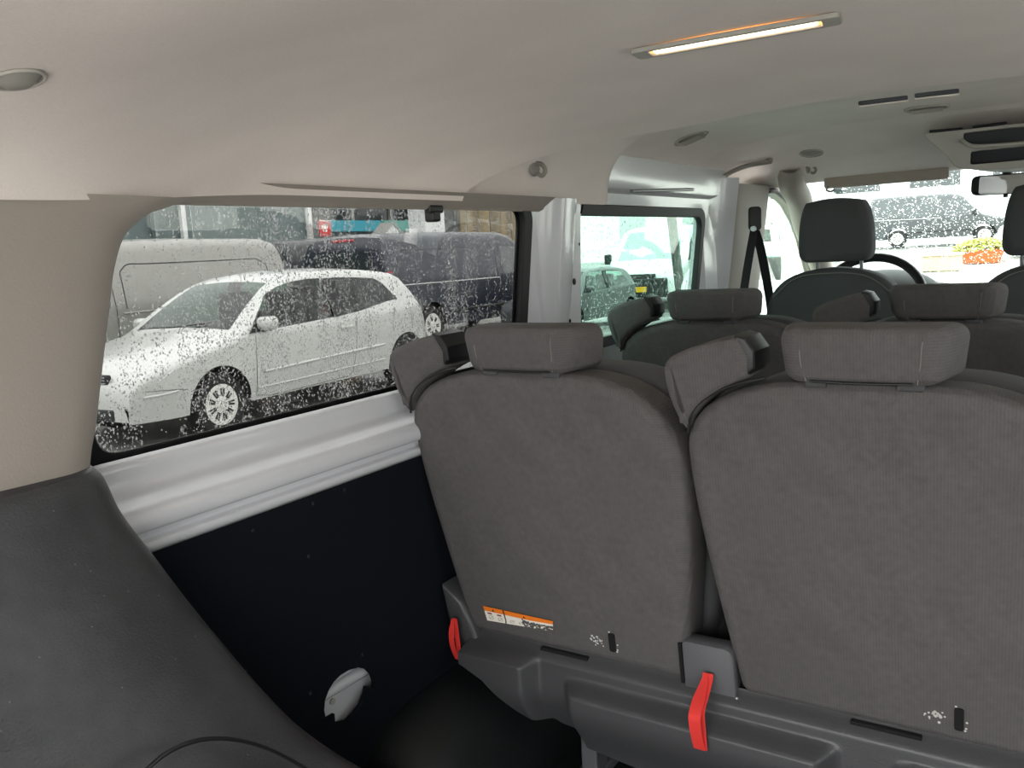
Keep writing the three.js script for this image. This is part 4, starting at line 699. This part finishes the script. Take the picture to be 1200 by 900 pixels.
{
  const c = document.createElement('canvas'); c.width = 128; c.height = 160; const x = c.getContext('2d');
  x.fillStyle = '#d8352f'; x.fillRect(0, 0, 128, 160); x.fillStyle = '#f7efe9'; x.fillRect(0, 0, 128, 10); for (const [a, b, w, h] of [[14, 52, 26, 34], [46, 46, 22, 40], [72, 58, 16, 26], [30, 96, 22, 18], [58, 92, 24, 26], [36, 36, 10, 14]]) x.fillRect(a, b, w, h);
  const t = new THREE.CanvasTexture(c); t.colorSpace = THREE.SRGBColorSpace;
  const a = onX(373, 258, -13.6), b = onX(388, 277, -13.6), h = a.y - b.y, o = thing('red_sign', 'small red sign with white lettering above the vans', 'sign', null, [-13.6, G, (a.z + b.z) / 2]);
  const w = a.z - b.z; mesh('board', box(0.05, h, w, 0, (a.y + b.y) / 2 - G, 0, 0.008), std(0xd8352f, 0.6), o);
  mesh('face', new THREE.PlaneGeometry(w * 0.97, h * 0.97).rotateY(Math.PI / 2).translate(0.028, (a.y + b.y) / 2 - G, 0), std(0xffffff, 0.6, { map: t }), o);
  mesh('post', [box(0.05, b.y - G, 0.05, -0.01, (b.y - G) / 2, 0)], M.steel, o);
}
{
  const p = onX(500, 260, -17), o = thing('white_gatepost', 'white stepped pillar beyond the navy van', 'pillar', null, [-17, G, p.z]);
  mesh('shaft', box(0.7, 3.4, 1.0, 0, 1.7, 0, 0.03), M.white, o); mesh('cap', box(0.8, 0.12, 1.15, 0, 3.46, 0, 0.03), M.white, o); mesh('plinth', box(0.9, 1.9, 1.9, 0, 0.95, 0, 0.03), M.white, o);
  const q = onX(463, 268, -17.3), r = thing('small_gable', 'pale gable roof showing above the navy van roof', 'roof', null, [-17.3, G, q.z + 0.6]);
  const s = new THREE.Shape([[-0.75, 0], [0.75, 0], [0.75, 1.95], [0, 2.55], [-0.75, 1.95]].map((v) => new THREE.Vector2(...v))); mesh('gable', extr(s, 0.4, 0.01, 1).rotateY(Math.PI / 2), M.white, r);
  for (const k of [1, -1]) { const g = box(0.5, 0.05, 0.98, 0, 0, 0); g.rotateX(k * 0.675); g.translate(0.2, 2.27, k * 0.39); mesh('roof_slope', g, M.greyVan, r); }
}
{
  // timber fence boards to the right of the pillar
  const f = thing('timber_fence', 'weathered tan timber fence beyond the navy van', 'fence', null, [-17.5, G, 0]), ms = [std(0x8b7d5f, 0.9), std(0x9a8a68, 0.9), std(0x786b52, 0.9)], g = box(0.05, 4.2, 0.34, 0, 2.1, 0, 0.01);
  for (let k = 0; k < 22; k++) mesh('board', g, ms[(k * 7) % 3], f).position.set((k % 2) * 0.03, 0, -24.6 - 0.36 * k);
  for (const y of [1.2, 3.2]) mesh('rail', box(0.06, 0.12, 8.0, -0.07, y, -28.5), ms[2], f);
}
{
  const p = onX(790, 300, -7.0), o = thing('leaning_post', 'dark leaning post between the two white vans', 'post', null, [0, 0, 0]);
  const a = onZ(786, 246, -15.5), b = onZ(798, 350, -15.5); const d = a.clone().sub(b); const foot = b.clone().addScaledVector(d, (G - b.y) / d.y), tip = b.clone().addScaledVector(d, (4.2 - b.y) / d.y);
  mesh('shaft', bar(foot, tip, 0.09, 14), std(0x4a4a44, 0.7), o); mesh('foot_plate', box(0.3, 0.03, 0.3, foot.x, G + 0.015, foot.z, 0.005), std(0x4a4a44, 0.7), o);
}
{
  // planter with shrub beyond the windscreen
  const z = -30, p = onZ(1150, 304, z), y = groundY(p.x, z), o = thing('planter', 'orange planter with a low yellow-green shrub beyond the windscreen', 'planter', null, [p.x, y, z]);
  const top = onZ(1150, 293, z).y - y, hi = onZ(1150, 279, z).y - y;
  mesh('pot', new THREE.CylinderGeometry(0.62, 0.5, top, 20).translate(0, top / 2, 0), std(0xd4622c, 0.8), o);
  const leaf = [], m = std(0x9aa24c, 0.9); for (let k = 0; k < 420; k++) { const a = rnd() * 6.28, e = Math.acos(1 - rnd()), r = 0.75 + 0.25 * rnd(), g = new THREE.SphereGeometry(0.07, 5, 4).scale(1, 0.5, 0.7); g.rotateY(rnd() * 6); g.translate(0.8 * r * Math.sin(e) * Math.cos(a), top + (hi - top) * r * Math.cos(e), 0.8 * r * Math.sin(e) * Math.sin(a)); leaf.push(g); }
  const s = mesh('foliage', leaf, m, o); s.userData.kind = 'stuff';
  const q = onZ(1104, 318, z + 2), kb = thing('stone_block', 'pale sandy stone block in front of the planter', 'block', null, [q.x, groundY(q.x, z + 2), z + 2]);
  mesh('block', box(1.0, 0.45, 0.7, 0, 0.22, 0, 0.05), std(0xb9a98a, 0.9), kb); mesh('block_cap', box(1.1, 0.07, 0.8, 0, 0.47, 0, 0.02), std(0xc3b497, 0.9), kb);
}
{
  const z = -58, o = thing('pale_building', 'long pale building far ahead beyond the windscreen', 'building', null, [-6, 0.5, z]);
  mesh('wall', box(40, 5.2, 6, 0, 2.6, 0), M.white, o); mesh('roof_edge', box(40.6, 0.4, 6.6, 0, 5.4, 0, 0.05), M.greyVan, o);
  for (let k = 0; k < 9; k++) mesh('window', box(2.6, 1.3, 0.1, -17 + 4.2 * k, 3.6, 3.02), M.darkGlass, o);
}
renderer.render(scene, camera);
